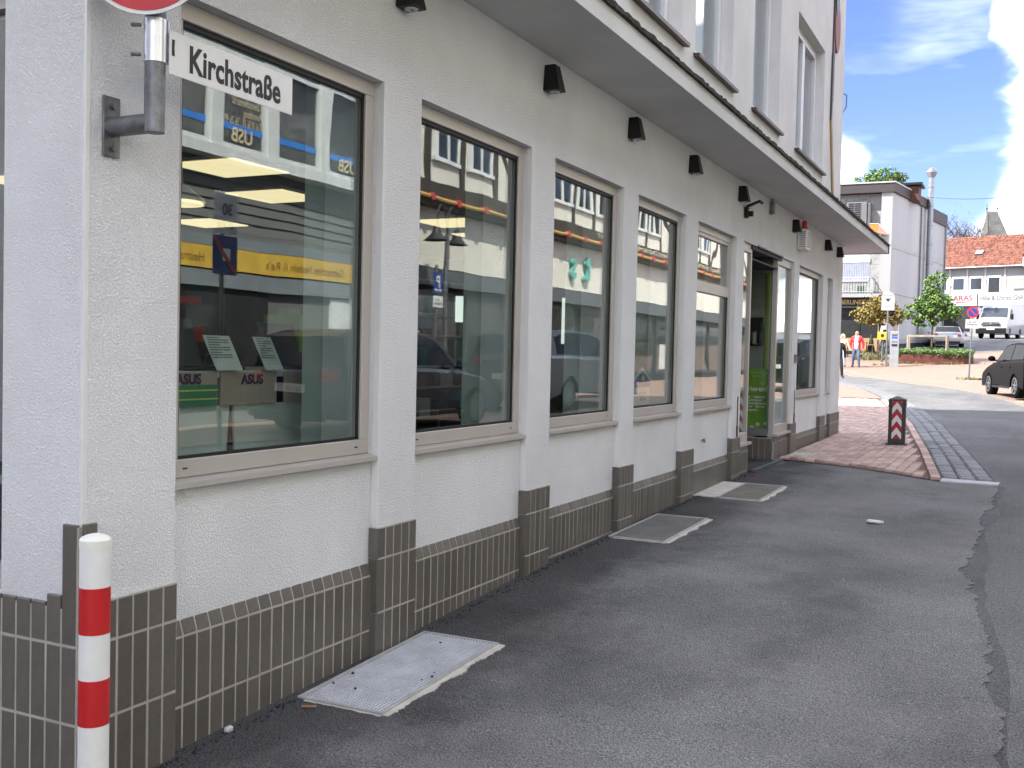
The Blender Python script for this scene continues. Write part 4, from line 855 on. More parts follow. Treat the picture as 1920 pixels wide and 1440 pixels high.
# ------------------------------------------------------------------ light-well gratings
M_conc2 = pm('kerb_concrete', srgb(198, 193, 182), rough=.9, var=.15, vscale=9, bump=.5, bscale=50)
def grating(x0, x1, y0, y1, lab, pitch, light, slab=False):
    yc = (y0 + y1) / 2; z = g(yc) + .016; sl_ = math.atan2(g(y1) - g(y0), y1 - y0)
    t = thing('light_well_grate', lab, 'grating', (0, yc, z), group='light well gratings along the wall'); t.rotation_euler = (sl_, 0, 0); h = (y1 - y0) / 2
    q = MB()
    for (a, b, c, d) in ((x0, -h, x0 + .016, h), (x1 - .016, -h, x1, h), (x0 + .016, -h, x1 - .016, -h + .014), (x0 + .016, h - .014, x1 - .016, h)): q.box(a, b, -.03, c, d, .008)
    q.build('frame', pm('grate_frame', srgb(172, 172, 170), rough=.5, var=.15, vscale=9), t)
    q = MB(); rk = random.Random(int(y0 * 10))
    n = int((x1 - x0 - .03) / pitch); k = int((y1 - y0 - .03) / pitch)
    for i in range(1, n): q.box(x0 + .016 + i * (x1 - x0 - .032) / n - .0024, -h + .014, -.02, x0 + .016 + i * (x1 - x0 - .032) / n + .0024, h - .014, .0045)
    for j in range(1, k): q.box(x0 + .016, -h + .014 + j * (2 * h - .028) / k - .002, -.018, x1 - .016, -h + .014 + j * (2 * h - .028) / k + .002, .003)
    stuff(q.build('bars', light, t, recalc=False))
    q = MB(); q.box(x0 + .01, -h + .01, -.045, x1 - .01, h - .01, -.021); q.build('well', pm('well_' + str(int(y0)), (.34, .34, .35) if pitch < .02 else (.02, .02, .022), rough=.8), t)
    # ragged mortar round it
    q = MB(); rk = random.Random(9)
    def rag(p0, p1, w, nrm):
        nn = 60
        for i in range(nn):
            a = i / nn; b = (i + 1) / nn; wa = w * (.8 + .45 * noise.noise((i * .13 + p0[0] * 9, p0[1] * 5, 1)) + rk.uniform(-.12, .12)); P0 = (p0[0] + (p1[0] - p0[0]) * a, p0[1] + (p1[1] - p0[1]) * a); P1 = (p0[0] + (p1[0] - p0[0]) * b, p0[1] + (p1[1] - p0[1]) * b)
            q.prism([(P0[0], P0[1], -.03), (P1[0], P1[1], -.03), (P1[0] + nrm[0] * wa, P1[1] + nrm[1] * wa, -.03), (P0[0] + nrm[0] * wa, P0[1] + nrm[1] * wa, -.03)], (0, 0, .031))
    rag((x1 + .001, -h), (x1 + .001, h), .04, (1, 0)); rag((x0, h + .001), (x1, h + .001), .018, (0, 1)); rag((x0 + (x1 - x0) * .1, -h - .001), (x1, -h - .001), .016, (0, -1))
    q.build('mortar_edge', M_conc2, t)
    if slab: q = MB(); q.box(x0 - .005, -h, -.03, x0 - .22, h, .006); q.build('stone_slab', M_conc2, t, bevel=.004)
    return t
grating(.03, .44, 3.40, 4.40, 'pale light well grating nearest the corner, full of dirt', .0165, pm('grate_light', srgb(200, 202, 208), rough=.5, metal=.0, var=.15, vscale=6))
grating(.03, .45, 6.92, 8.02, 'coarse meshed light well grating in the middle of the wall', .030, pm('grate_grey', srgb(132, 132, 132), rough=.5, var=.15, vscale=6))
grating(.20, .59, 9.18, 10.24, 'brownish light well grating behind a pale stone slab near the door', .014, pm('grate_brown', srgb(132, 127, 118), rough=.7, metal=.1, var=.2), slab=True)
# small litter
rl = random.Random(21)
def litter(name, lab, cat, pts, h, col, loc, rz=0, grp=None):
    q = MB(); q.prism([(x, y, 0) for x, y in pts], (0, 0, h)); o = q.build(name, pm('litter_' + name + str(len(MATS)), col, rough=.8), None, bevel=h * .25, seg=1); o.location = loc; o.rotation_euler = (rl.uniform(-.1, .1), rl.uniform(-.1, .1), rz); tag(o, lab, cat, grp)
litter('paper_scrap', 'crumpled white paper scrap on the asphalt beyond the middle grating', 'litter', [(-.06, -.05), (.03, -.06), (.07, 0), (.02, .06), (-.05, .04)], .02, (.7, .7, .68), (1.63, 8.55, g(8.55) + .015))
litter('wood_chip', 'small brown wood chip beside the nearest grating', 'litter', [(-.03, -.006), (.03, -.008), (.032, .006), (-.028, .008)], .008, (.30, .17, .10), (.14, 3.33, g(3.33) + .015), .5)
litter('red_scrap', 'tiny red scrap on the asphalt in front of the door pier', 'litter', [(-.03, -.015), (.03, -.02), (.03, .02), (-.02, .02)], .012, (.4, .02, .03), (.11, 10.95, g(10.95) + .015), .2)
litter('plaster_chip', 'white plaster chip at the foot of the tiles left of the nearest grating', 'litter', [(-.02, -.01), (.015, -.012), (.02, .012), (-.018, .01)], .022, (.55, .55, .55), (.022, 3.0, g(3.0) + .01), 1.5)
for k in range(14):
    a = rl.uniform(.05, 2.2); b = rl.uniform(3.0, 12.0); s = rl.uniform(.003, .007); c = rl.choice(((.55, .54, .5), (.3, .29, .27), (.6, .6, .58)))
    litter('pebble', 'tiny pale pebble lying on the asphalt strip', 'pebble', [(-s, -s * .6), (s * .7, -s), (s, s * .5), (-s * .4, s)], s * .9, c, (a, b, g(b) + .0155), rl.uniform(0, 3), 'pale pebbles on the asphalt strip')
for k in range(7):
    a = rl.uniform(.06, .42); b = rl.uniform(3.45, 4.38); s = rl.uniform(.003, .008)
    litter('tar_crumb', 'black tar crumb lying on the nearest grating', 'crumb', [(-s, -s * .6), (s * .7, -s), (s, s * .5), (-s * .4, s)], s * .9, (.012, .012, .013), (a, b, g(b) + .024), rl.uniform(0, 3), 'tar crumbs on the nearest grating')
q = MB(); rl = random.Random(77)      # crumbs of tar and grit along the foot of the wall
for k in range(900):
    y = rl.uniform(2.4, 12.0); x = .02 + abs(rl.gauss(0, .035)); s = rl.uniform(.002, .007); z = g(y) + .014
    if any(a < y < b for a, b in ((3.4, 4.4), (6.92, 8.02), (9.18, 10.24))) and x > .03: continue
    q.add([(x - s, y - s, z), (x + s, y - s * .7, z), (x, y + s, z), (x, y, z + s * 1.3)], [(0, 1, 3), (1, 2, 3), (2, 0, 3)])
stuff(q.build('tar_grit', pm('tar', (.02, .02, .021), rough=.9), None, recalc=False), 'black tar grit scattered along the foot of the tiled wall', 'grit')
# ------------------------------------------------------------------ across the street (seen in the shop windows)
XO = 8.4
M_cream = stucco('cream_plaster', (.76, .73, .62), dirt=.05, scale=40, depth=.006, strength=.5)
M_timber = pm('dark_timber', (.055, .042, .034), rough=.8, var=.3, vscale=6, streak=True)
M_gold = pm('gilt_rope', (.62, .38, .10), rough=.5); M_rosette = pm('red_rosette', (.45, .05, .05), rough=.6)
M_siding = pm('grey_siding', (.17, .175, .165), rough=.7, var=.06); M_shopdark = pm('shopfront_dark', (.022, .024, .024), rough=.5, spec=.2, var=.2)
M_wpaint = pm('white_window_paint', (.74, .77, .74), rough=.5)
M_room2 = pm('room_dark', (.045, .045, .042), rough=.9)
t = thing('siding_house', 'grey clapboard house with white bay window across the street, seen in the first window', 'building', (XO + 3, 11, .2), world_coords=True)
q = MB(); q.box(XO, 6.05, -.2, XO + 7, 16.25, 3.3); q.box(XO + .03, 6.05, 3.3, XO + 7, 16.25, 8.6); q.build('wall', M_siding, t)
for k in range(34): q = MB(); z = 3.3 + k * .155; q.prism([(XO + .029, 6.06, z), (XO - .002, 6.06, z), (XO + .022, 6.06, z + .15), (XO + .029, 6.06, z + .15)], (0, 10.18, 0)); q.build('clapboard', M_siding, t)
q = MB(); q.box(XO - .30, 10.6, 4.35, XO + .02, 16.05, 4.52); q.box(XO - .34, 10.5, 6.42, XO + .02, 16.1, 6.6); bw = q.build('bay_window', M_wpaint, t)
ys = [10.62, 12.05, 13.35, 14.75, 16.02]
for i, y in enumerate(ys): q = MB(); w = .12 if i in (0, 4) else .22; q.box(XO - .28, y - w / 2, 4.52, XO, y + w / 2, 6.42); q.build('mullion', M_wpaint, bw)
for i in range(4):
    a, b = ys[i] + .11, ys[i + 1] - .11; q = MB(); q.box(XO - .25, a, 5.93, XO - .18, b, 6.0); q.box(XO - .25, a, 4.52, XO - .18, b, 4.60); q.box(XO - .25, a, 4.6, XO - .18, a + .07, 5.93); q.box(XO - .25, b - .07, 4.6, XO - .18, b, 5.93); f = q.build('sash', M_wpaint, bw); q = MB(); q.box(XO - .22, a + .05, 4.58, XO - .21, b - .05, 6.40); q.build('pane', M_glass3, f); q = MB(); q.box(XO - .2, a, 4.53, XO - .19, b, 6.41); q.build('dark_backing', M_room2, f)
    q = MB(); q.box(XO - .226, a + .07, 4.82, XO - .221, b - .07, 4.92); q.build('blue_stripe', pm('blue_tape', (.04, .25, .75), rough=.5), f)
M_let = pm('cream_lettering', (.75, .65, .42), rough=.6)
text('Integrationskurse\nA1 - B1 (BAMF)\n- Deutschkurse B2\nAnmeldung\nTel. 0 56 31 / 56 26 497', .17, M_let, bw, (XO - .23, 13.15, 5.52), W_, sx=.56)
text('USB', .30, M_let, bw, (XO - .23, 12.95, 4.66), W_, bold=.006); text('USB', .30, M_let, bw, (XO - .23, 15.75, 4.66), W_, bold=.006)
q = MB(); q.box(XO - .12, 7.0, 2.68, XO, 15.85, 3.02); fa = q.build('yellow_fascia', pm('fascia_yellow', (.72, .47, .06), rough=.5), t)
text("Gebrauchte Nadeln // Re's", .20, pm('fascia_ink', (.25, .13, .02), rough=.6), fa, (XO - .125, 15.6, 2.77), W_); text('Heimse T', .20, MATS['fascia_ink'], fa, (XO - .125, 12.0, 2.77), W_)
q = MB(); q.box(XO - .10, 7.0, 2.40, XO, 15.85, 2.66); q.box(XO - .10, 7.0, 3.03, XO, 15.85, 3.20); q.build('grey_band', pm('band_grey', (.22, .25, .26), rough=.6), fa)
for (a, b) in ((7.2, 9.2), (9.4, 11.4), (11.6, 13.6)):
    q = MB(); q.box(XO - .04, a, .55, XO - .002, b, 2.38); f = q.build('shop_window_front', M_shopdark, t); q = MB(); q.box(XO - .06, a + .08, .65, XO - .045, b - .08, 2.3); q.build('pane', M_glass3, f)
q = MB(); q.box(XO - .05, 15.3, .3, XO - .002, 16.1, 2.38); q.build('white_shutter', M_wpaint, t)
q = MB(); q.prism([(XO - .3, 6.0, 8.6), (XO + 7.2, 6.0, 8.6), (XO + 3.5, 6.0, 12)], (0, 10.2, 0)); q.build('roof', pm('dark_roof_tiles', (.09, .05, .04), rough=.8), t)

t = thing('half_timbered_house', 'cream half timbered house with dark beams across the street, seen in the middle windows', 'building', (XO + 3, 31, .4), world_coords=True)
q = MB(); q.box(XO, 16.32, 0, XO + 8, 47, 3.25); q.build('ground_floor', M_shopdark, t)
q = MB(); q.box(XO - .05, 16.32, 3.25, XO + 8, 47, 4.45); q.build('plaster_band', M_cream, t)
q = MB(); q.box(XO - .28, 16.32, 4.95, XO + 8, 47, 8.2); q.build('upper_wall', M_cream, t)
q = MB(); q.box(XO - .36, 16.32, 4.45, XO + 1, 47, 4.95); jb = q.build('carved_beam', M_timber, t)
q = MB(); q.tube([(XO - .40, 16.4 + k * .6, 4.60) for k in range(51)], .045, 8); q.build('rope_moulding', M_gold, jb)
for k in range(26): q = MB(); q.cyl((XO - .46, 16.9 + k * 1.16, 4.60), (XO - .36, 16.9 + k * 1.16, 4.60), .085, n=12); q.build('rosette', M_rosette, jb)
text('WER GOTT VERTRAUT HAT WOHL GEBAUT IM HIMMEL UND AUF ERDEN ANNO DOMINI MDCXLVI RENOVIERT', .20, M_let, jb, (XO - .362, 46.5, 4.76), W_, sx=1.9)
for k in range(21):
    y = 16.6 + k * 1.5; q = MB(); q.box(XO - .305, y - .11, 4.955, XO - .281, y + .11, 8.2); q.build('post', M_timber, t)
for z in (6.35, 7.9): q = MB(); q.box(XO - .302, 16.5, z - .09, XO - .281, 46.9, z + .09); q.build('rail', M_timber, t)
for k, d in ((0, 1), (3, -1), (4, 1), (8, 1), (11, -1), (12, 1), (15, 1), (18, -1)):
    y = 16.71 + k * 1.5; a, b = (y, y + 1.28) if d > 0 else (y + 1.28, y); q = MB(); q.prism([(XO - .3, a, 4.97), (XO - .3, a + .2 * d, 4.97), (XO - .3, b, 6.25), (XO - .3, b - .2 * d, 6.25)], (.018, 0, 0)); q.build('brace', M_timber, t)
for k in (1, 2, 5, 6, 7, 9, 10, 13, 14, 16, 17, 19):
    y = 16.75 + k * 1.5; q = MB(); q.box(XO - .36, y, 5.38, XO - .29, y + 1.2, 5.46); q.box(XO - .35, y + .05, 5.46, XO - .29, y + .15, 6.75); q.box(XO - .35, y + 1.05, 5.46, XO - .29, y + 1.15, 6.75); q.box(XO - .35, y + .15, 6.65, XO - .29, y + 1.05, 6.75); q.box(XO - .35, y + .56, 5.46, XO - .29, y + .64, 6.65); f = q.build('window', M_wpaint, t)
    q = MB(); q.box(XO - .32, y + .14, 5.46, XO - .31, y + 1.06, 6.66); q.build('pane', pm('far_pane', (.03, .033, .035), rough=.05, spec=.8), f)
for k in range(9):   # shopfront bays
    y = 17.0 + k * 3.3; q = MB(); q.box(XO - .06, y, .9, XO - .002, y + 2.9, 2.75); f = q.build('shop_window_front', pm('front_frame', (.05, .05, .05), rough=.5), t); q = MB(); q.box(XO - .08, y + .1, 1.0, XO - .062, y + 2.8, 2.65); q.build('pane', M_glass3, f)
    if k in (0, 2, 5): q = MB(); q.box(XO - .075, y + .5, 1.05, XO - .0625, y + 1.2, 1.9); q.build('poster', M_paper, f)
q = MB(); q.box(XO - .25, 16.4, 2.85, XO - .001, 46.9, 3.20); q.build('shop_fascia', pm('fascia_grey', (.10, .11, .115), rough=.5), t)
M_teal = pm('teal_letters', (.12, .42, .36), rough=.4)
for s, y in (('t', 27.3), ('s', 26.3), ('e', 23.4)): text(s, 1.15, M_teal, t, (XO - .14, y, 3.55), W_, name='letter', ext=.05, bold=.01)
q = MB(); q.prism([(XO - .7, 16.3, 8.2), (XO + 8, 16.3, 8.2), (XO + 4, 16.3, 13)], (0, 30.8, 0)); q.build('roof', MATS['dark_roof_tiles'], t)

def plain_house(name, lab, x0, x1, y0, y1, h, mat, wins, face):
    t = thing(name, lab, 'building', ((x0 + x1) / 2, (y0 + y1) / 2, g((y0 + y1) / 2)), world_coords=True); q = MB(); q.box(x0, y0, -.5, x1, y1, h); q.build('wall', mat, t)
    q = MB(); q.prism([(x0 - .4, y0 - .3, h), (x1 + .4, y0 - .3, h), ((x0 + x1) / 2, y0 - .3, h + 2.6)], (0, y1 - y0 + .6, 0)); q.build('roof', MATS['dark_roof_tiles'], t)
    x = x0 if face < 0 else x1
    for (a, z) in wins:
        q = MB(); q.box(x - .04, a, z, x + .04, a + 1.1, z + 1.5); f = q.build('window', M_wpaint, t); q = MB(); q.box(x + face * .041, a + .1, z + .1, x + face * .048, a + 1.0, z + 1.4); q.build('pane', MATS['far_pane'], f)
plain_house('cream_bounce_house', 'unseen cream rendered house across the street, added to bounce light', XO, XO + 8, -24, 5.9, 8.5, M_cream, [(-22 + k * 2.6, z) for k in range(10) for z in (1.0, 4.2, 6.4)], -1)  # outside the view, added so its sunlit wall brightens the shop side
plain_house('lane_shade_house', 'unseen pale house across the lane, built tall to shade the street', -14, -.8, -28, -4.2, 15.5, M_upper, [(-26 + k * 2.7, z) for k in range(8) for z in (1.0, 4.2, 7.2)], 1)  # out of view; put in and raised to keep sun off the foreground

# ------------------------------------------------------------------ signs and lamp across the street
def pole_thing(name, lab, cat, x, y, h, r=.03, grp=None):
    t = thing(name, lab, cat, (x, y, g(y)), group=grp); q = MB(); q.cyl((0, 0, 0), (0, 0, h), r, n=14); q.build('pole', M_galv, t, smooth=.6); return t
t = pole_thing('zone_sign', 'thirty zone sign over a blue end-of-area sign on a pole across the street', 'sign', 5.95, 9.8, 3.1); M_blue = pm('sign_blue', (.010, .04, .20), rough=.4)
q = MB(); q.box(-.045, -.22, 2.62, -.035, .22, 3.12); z = q.build('zone_plate', M_signw, t, bevel=.01); q = MB(); q.box(-.047, -.20, 2.64, -.0455, .20, 3.10); q.build('inner', pm('sign_grey', (.62, .63, .63), rough=.5), z)
text('30', .2, M_black, z, (-.049, .12, 2.84), W_, bold=.004); text('ZONE', .11, M_black, z, (-.049, .14, 2.69), W_, bold=.002)
q = MB(); q.box(-.045, -.22, 2.13, -.035, .22, 2.60); z = q.build('end_plate', M_blue, t, bevel=.01); q = MB(); q.bar((-.048, .2, 2.16), (-.048, -.2, 2.58), .05, .003, up=(1, 0, 0)); q.build('diagonal', pm('orange_red', (.5, .1, .04), rough=.5), z); q = MB(); q.box(-.047, -.03, 2.3, -.0455, .1, 2.45); q.build('pictogram', M_signw, z)
t = pole_thing('parking_sign', 'blue parking sign on a pole across the street, mirrored in the second window', 'sign', 7.65, 17.8, 2.9)
q = MB(); q.box(-.045, -.21, 2.33, -.035, .21, 2.75); z = q.build('plate', M_blue, t, bevel=.01); text('P', .34, M_signw, z, (-.047, .10, 2.45), W_, bold=.006)
q = MB(); q.box(-.047, -.10, 2.39, -.0455, .10, 2.41); q.prism([(-.047, -.10, 2.36), (-.047, -.10, 2.44), (-.047, -.15, 2.40)], (.002, 0, 0)); q.prism([(-.047, .10, 2.36), (-.047, .10, 2.44), (-.047, .15, 2.40)], (.002, 0, 0)); q.build('double_arrow', M_signw, z)
q = MB(); q.box(-.045, -.21, 2.05, -.035, .21, 2.28); z = q.build('supplement', M_signw, t, bevel=.006); text('mit\nParkschein', .085, M_black, z, (-.047, .0, 2.18), W_, align='CENTER')
t = pole_thing('street_lamp', 'dark street lamp with two bell shaped shades across the street', 'street lamp', 7.6, 18.08, 3.5, .05); M_lamp = pm('lamp_iron', (.025, .028, .028), rough=.5)
for s in (-1, 1):
    q = MB(); q.tube([(0, s * a, z_) for a, z_ in ((0, 3.4), (.03, 3.72), (.09, 3.95), (.18, 4.07), (.28, 4.07), (.37, 3.97), (.42, 3.80), (.43, 3.62))], .022, 8); q.build('arm', M_lamp, t, smooth=True)
    q = MB(); q.lathe([(.02, .30), (.06, .28), (.07, .2), (.11, .12), (.24, .0), (.23, -.005), (.06, .08)], (0, s * .43, 3.35)); q.build('shade', M_lamp, t, smooth=.5)
# ------------------------------------------------------------------ vehicles
def car(name, lab, cat, loc, rz, L, W, lower, upper, paint, wheels, wr=.33, hatch_glass=True, cabin_w=(.90, .72), lights='rear', plate=None, sections=1):
    """local: +y is the nose, x across, z up.  lower: outline (y,z) of the body, upper: outline of the glasshouse"""
    t = thing(name, lab, cat, loc, rz); yc = 0
    fr = [-1, -.94, -.6, 0, .6, .94, 1]
    ys = [p[0] for p in lower]; y0, y1 = min(ys), max(ys)
    def shape(outl, fx, inset):
        out = []
        cz = sum(p[1] for p in outl) / len(outl)
        for (y, z) in outl:
            k = 1 - .055 * abs(fx) ** 3; yy = y * k
            zz = z
            if inset and z > .45: zz = z - inset * (1 if z > cz else .2)
            out.append((fx * W / 2, yy, zz))
        return out
    q = MB(); P = []; n = len(lower)
    for fx in fr: P += shape(lower, fx, .05 if abs(fx) == 1 else 0)
    fs = [tuple(range(n)), tuple(reversed(range(6 * n, 7 * n)))]
    for j in range(6):
        for i in range(n): fs.append((j * n + i, j * n + (i + 1) % n, (j + 1) * n + (i + 1) % n, (j + 1) * n + i))
    q.add(P, fs); body = q.build('body', paint, t, smooth=.6)
    q = MB(); nu = len(upper); zb = min(p[1] for p in upper); zt = max(p[1] for p in upper); P = []
    def hw(z): return W / 2 * (cabin_w[0] + (cabin_w[1] - cabin_w[0]) * (z - zb) / (zt - zb))
    for s in (-1, -.55, .55, 1):
        for (y, z) in upper: P.append((s * hw(z), y * (1 if abs(s) < 1 else .985), z - (.02 if abs(s) == 1 and z > zt - .05 else 0)))
    fs = [tuple(range(nu)), tuple(reversed(range(3 * nu, 4 * nu)))]
    for j in range(3):
        for i in range(nu): fs.append((j * nu + i, j * nu + (i + 1) % nu, (j + 1) * nu + (i + 1) % nu, (j + 1) * nu + i))
    q.add(P, fs); q.build('cabin', paint, t, smooth=.5)
    def side(poly, mat, nm, off=.006):
        for s in (-1, 1):
            q = MB(); q.prism([(s * (hw(z) + off - .004), y, z) for (y, z) in poly], (s * .006, 0, 0)); q.build(nm, mat, t)
    return t, body, side, hw
def wheel(t, x, y, r, w=.20, spokes=9, plain=False):
    s = 1 if x > 0 else -1
    q = MB(); N = 28; prof = [(r * .66, -w / 2), (r * .92, -w / 2), (r, -w / 2 + .03), (r, w / 2 - .03), (r * .92, w / 2), (r * .66, w / 2)]
    q.M = Matrix.Translation((x, y, r)) @ Matrix.Rotation(rad(90), 4, 'Y'); q.lathe(prof, n=N); wo = q.build('wheel', M_rubber, t, smooth=.5)
    q = MB(); q.M = Matrix.Translation((x + s * (w * .5 - .008), y, r)) @ Matrix.Rotation(rad(90), 4, 'Y'); q.lathe([(r * .10, -.02), (r * .10, .02), (.001, .021)], n=12)
    for k in range(spokes):
        a = 2 * math.pi * k / spokes; q.bar((math.cos(a) * r * .05, math.sin(a) * r * .05, 0), (math.cos(a) * r * .64, math.sin(a) * r * .64, 0), r * (.11 if not plain else .30), .02, up=(0, 0, 1))
    q.lathe([(r * .60, -.02), (r * .67, -.02), (r * .67, .012), (r * .60, .012), (r * .60, -.02)], n=N, caps=False); q.build('rim', M_rim, wo)
def arch(cy, r, z0):  # wheel arch points from front to back seen in outline order
    return [(cy + r * math.cos(a), z0 + r * math.sin(a)) for a in [math.pi * k / 8 for k in range(9)]]
def hatch_outline(L, zb, hood, belt, nose, tail, wf, wb, R, ra):
    # outline: start rear bottom, go forward along the bottom with arches, then nose, bonnet, belt, tail
    P = [(-L / 2 + .05, zb + .05)]
    P += [(wb - ra * math.cos(a), R + ra * math.sin(a)) for a in [math.pi * k / 8 for k in range(9)]]
    P += [(wf - ra * math.cos(a), R + ra * math.sin(a)) for a in [math.pi * k / 8 for k in range(9)]]
    P += [(L / 2 - .04, zb + .05)]
    return P + nose + hood + belt + tail
def simple_car(name, lab, loc, rz, paint, L=4.2, W=1.76, H=1.46, kind='hatch', wr=.32, plate_txt='KB 128', rimsp=9, plain=False, tail_col=None):
    wf, wb = L * .31, -L * .29; zb = .20; bz = .92 if kind != 'suv' else 1.05
    if kind == 'coupe': bz = .84
    nose = [(L / 2, zb + .18), (L / 2 - .01, .55), (L / 2 - .10, .68)]
    hood = [(L / 2 - .45, bz - .12), (L * .22, bz)]
    if kind == 'coupe': tail = [(-L * .30, bz + .02), (-L / 2 + .10, bz + .02), (-L / 2 + .01, bz - .10), (-L / 2, .5), (-L / 2 + .02, .3)]
    else: tail = [(-L * .30, bz + .05), (-L / 2 + .10, bz + .05), (-L / 2 + .02, bz - .05), (-L / 2, .55), (-L / 2 + .02, .3)]
    low = hatch_outline(L, zb, hood, [(0, bz + .02)], nose, tail, wf, wb, wr, wr + .05)
    if kind == 'coupe': up = [(-L * .26, bz), (L * .12, bz), (L * .02, H - .06), (-L * .04, H), (-L * .15, H - .03), (-L * .23, bz + .12)]
    else: up = [(-L / 2 + .12, bz + .03), (L * .235, bz - .02), (L * .09, H - .10), (L * .0, H - .02), (-L * .15, H), (-L * .36, H - .05), (-L * .44, H - .14)]
    t, body, side, hw = car(name, lab, 'car', loc, rz, L, W, low, up, paint, None, wr)
    gl = M_cglass
    if kind == 'coupe': side([(-L * .2, bz + .05), (L * .085, bz + .05), (L * .012, H - .08), (-L * .04, H - .045), (-L * .13, H - .07)], gl, 'side_window')
    else:
        side([(-L * .10, bz + .07), (L * .185, bz + .05), (L * .085, H - .15), (L * .0, H - .075), (-L * .10, H - .07)], gl, 'front_side_window'); side([(-L * .36, bz + .09), (-L * .115, bz + .07), (-L * .115, H - .07), (-L * .28, H - .085), (-L * .35, H - .16)], gl, 'rear_side_window')
    def across(pts, mat, nm, th=.008):   # pts: two (y,z), spans cabin
        (ya, za), (yb, zb_) = pts; d = Vector((0, yb - ya, zb_ - za)); nrm = Vector((0, d.z, -d.y)).normalized() * (1 if ya > 0 else -1)
        if nrm.z < 0: nrm = -nrm
        q = MB(); q.prism([Vector((-hw(za) * .90, ya, za)) + nrm * .004, Vector((hw(za) * .90, ya, za)) + nrm * .004, Vector((hw(zb_) * .88, yb, zb_)) + nrm * .004, Vector((-hw(zb_) * .88, yb, zb_)) + nrm * .004], nrm * th); q.build(nm, mat, t)
    if kind == 'coupe': across(((L * .115, bz + .03), (L * .025, H - .08)), gl, 'windscreen'); across(((-L * .235, bz + .09), (-L * .16, H - .06)), gl, 'rear_window')
    else: across(((L * .225, bz + .01), (L * .095, H - .125)), gl, 'windscreen'); across(((-L / 2 + .17, bz + .12), (-L * .435, H - .17)), gl, 'rear_window')
    for y in (wf, wb):
        for s in (-1, 1): wheel(t, s * (W / 2 - .11), y, wr, spokes=rimsp, plain=plain)
    M_tl = pm('tail_light', (.42, .02, .02), rough=.2, coat=.5); M_hl = pm('head_light', (.6, .62, .64), rough=.1, coat=.6)
    for s in (-1, 1):
        q = MB(); z1 = bz + (.0 if kind != 'coupe' else -.06); q.prism([(s * W * .47, -L / 2 * .945 + .05, z1 - .16), (s * W * .28, -L / 2 + .015, z1 - .14), (s * W * .30, -L / 2 + .01, z1), (s * W * .465, -L / 2 * .945 + .12, z1 + .02)], (0, -.03, 0)); q.build('tail_light', M_tl, t)
        q = MB(); q.prism([(s * W * .46, L / 2 * .945 - .18, .62), (s * W * .27, L / 2 - .05, .58), (s * W * .29, L / 2 - .08, .69), (s * W * .455, L / 2 * .945 - .25, .74)], (0, .03, 0)); q.build('headlight', M_hl, t)
        q = MB(); q.ball((s * (W / 2 + .08), L * .165, bz + .10), (.10, .06, .075), 10, 8); q.box(s * (W / 2 - .05), L * .165 - .02, bz + .03, s * (W / 2 + .05), L * .165 + .02, bz + .07); q.build('mirror', paint, t, smooth=.6)
        for yy in (L * .02, -L * .17): q = MB(); q.box(s * (W / 2 - .01), yy - .09, bz - .14, s * (W / 2 + .022), yy + .07, bz - .115); q.build('door_handle', paint, t)
        q = MB(); q.box(s * (W / 2 - .004), wb + wr + .1, .24, s * (W / 2 + .008), wf - wr - .1, .30); q.build('sill_trim', M_blackm, t)
    for yy, sg in ((-L / 2, -1), (L / 2, 1)):
        q = MB(); q.box(-.26, yy + sg * .008, .50 if sg > 0 else .62, .26, yy + sg * .02, .61 if sg > 0 else .73); p = q.build('number_plate', M_plate, t); text(plate_txt, .09, M_black, p, (.2 * (-1 if sg < 0 else 1) * 1.0, yy + sg * .021, (.52 if sg > 0 else .64)), (((1, 0, 0) if sg < 0 else (-1, 0, 0)), (0, 0, 1), (0, sg, 0)))
        q = MB(); q.box(-W * .36, yy - sg * .02, .22, W * .36, yy + sg * .012, .36); q.build('bumper_grille', M_blackm, t)
    return t
M_pblack = pm('car_paint_black', (.005, .005, .006), rough=.22, coat=.0, spec=.10, var=.05); M_psilver = pm('car_paint_silver', (.42, .44, .46), rough=.3, metal=.6, coat=1, var=.03); M_pgrey = pm('car_paint_grey', (.07, .085, .10), rough=.3, metal=.3, coat=.3, var=.03); M_pnavy = pm('car_paint_navy', (.010, .014, .036), rough=.25, coat=.2, spec=.3, var=.03)
M_pblack.node_tree.nodes['Principled BSDF'].inputs['IOR'].default_value = 1.22
# black hatchback on the right, seen along its left flank
simple_car('parked_car', 'black hatchback parked at the right edge of the street', (2.92, 31.0, g(31.0) + .02), rad(16), M_pblack, L=4.1, W=1.74, H=1.46, plain=False, rimsp=7)
simple_car('parked_car', 'silver coupe parked nose-in behind the planter', (-1.62, 67.6, g(67.4) + .03), rad(5), M_psilver, L=4.45, W=1.82, H=1.30, kind='coupe', wr=.33)
simple_car('parked_car', 'grey blue estate car parked across the street, mirrored in the third and fourth windows', (6.15, 20.4, g(20.3) + .02), rad(3), M_pgrey, L=4.6, W=1.86, H=1.64, kind='suv', wr=.35, rimsp=15)
simple_car('parked_car', 'dark navy car parked across the street behind the zone sign, mirrored in the second window', (6.1, 13.6, g(13.6) + .02), rad(3), M_pnavy, L=4.3, W=1.80, H=1.52, kind='hatch', wr=.33, rimsp=15)

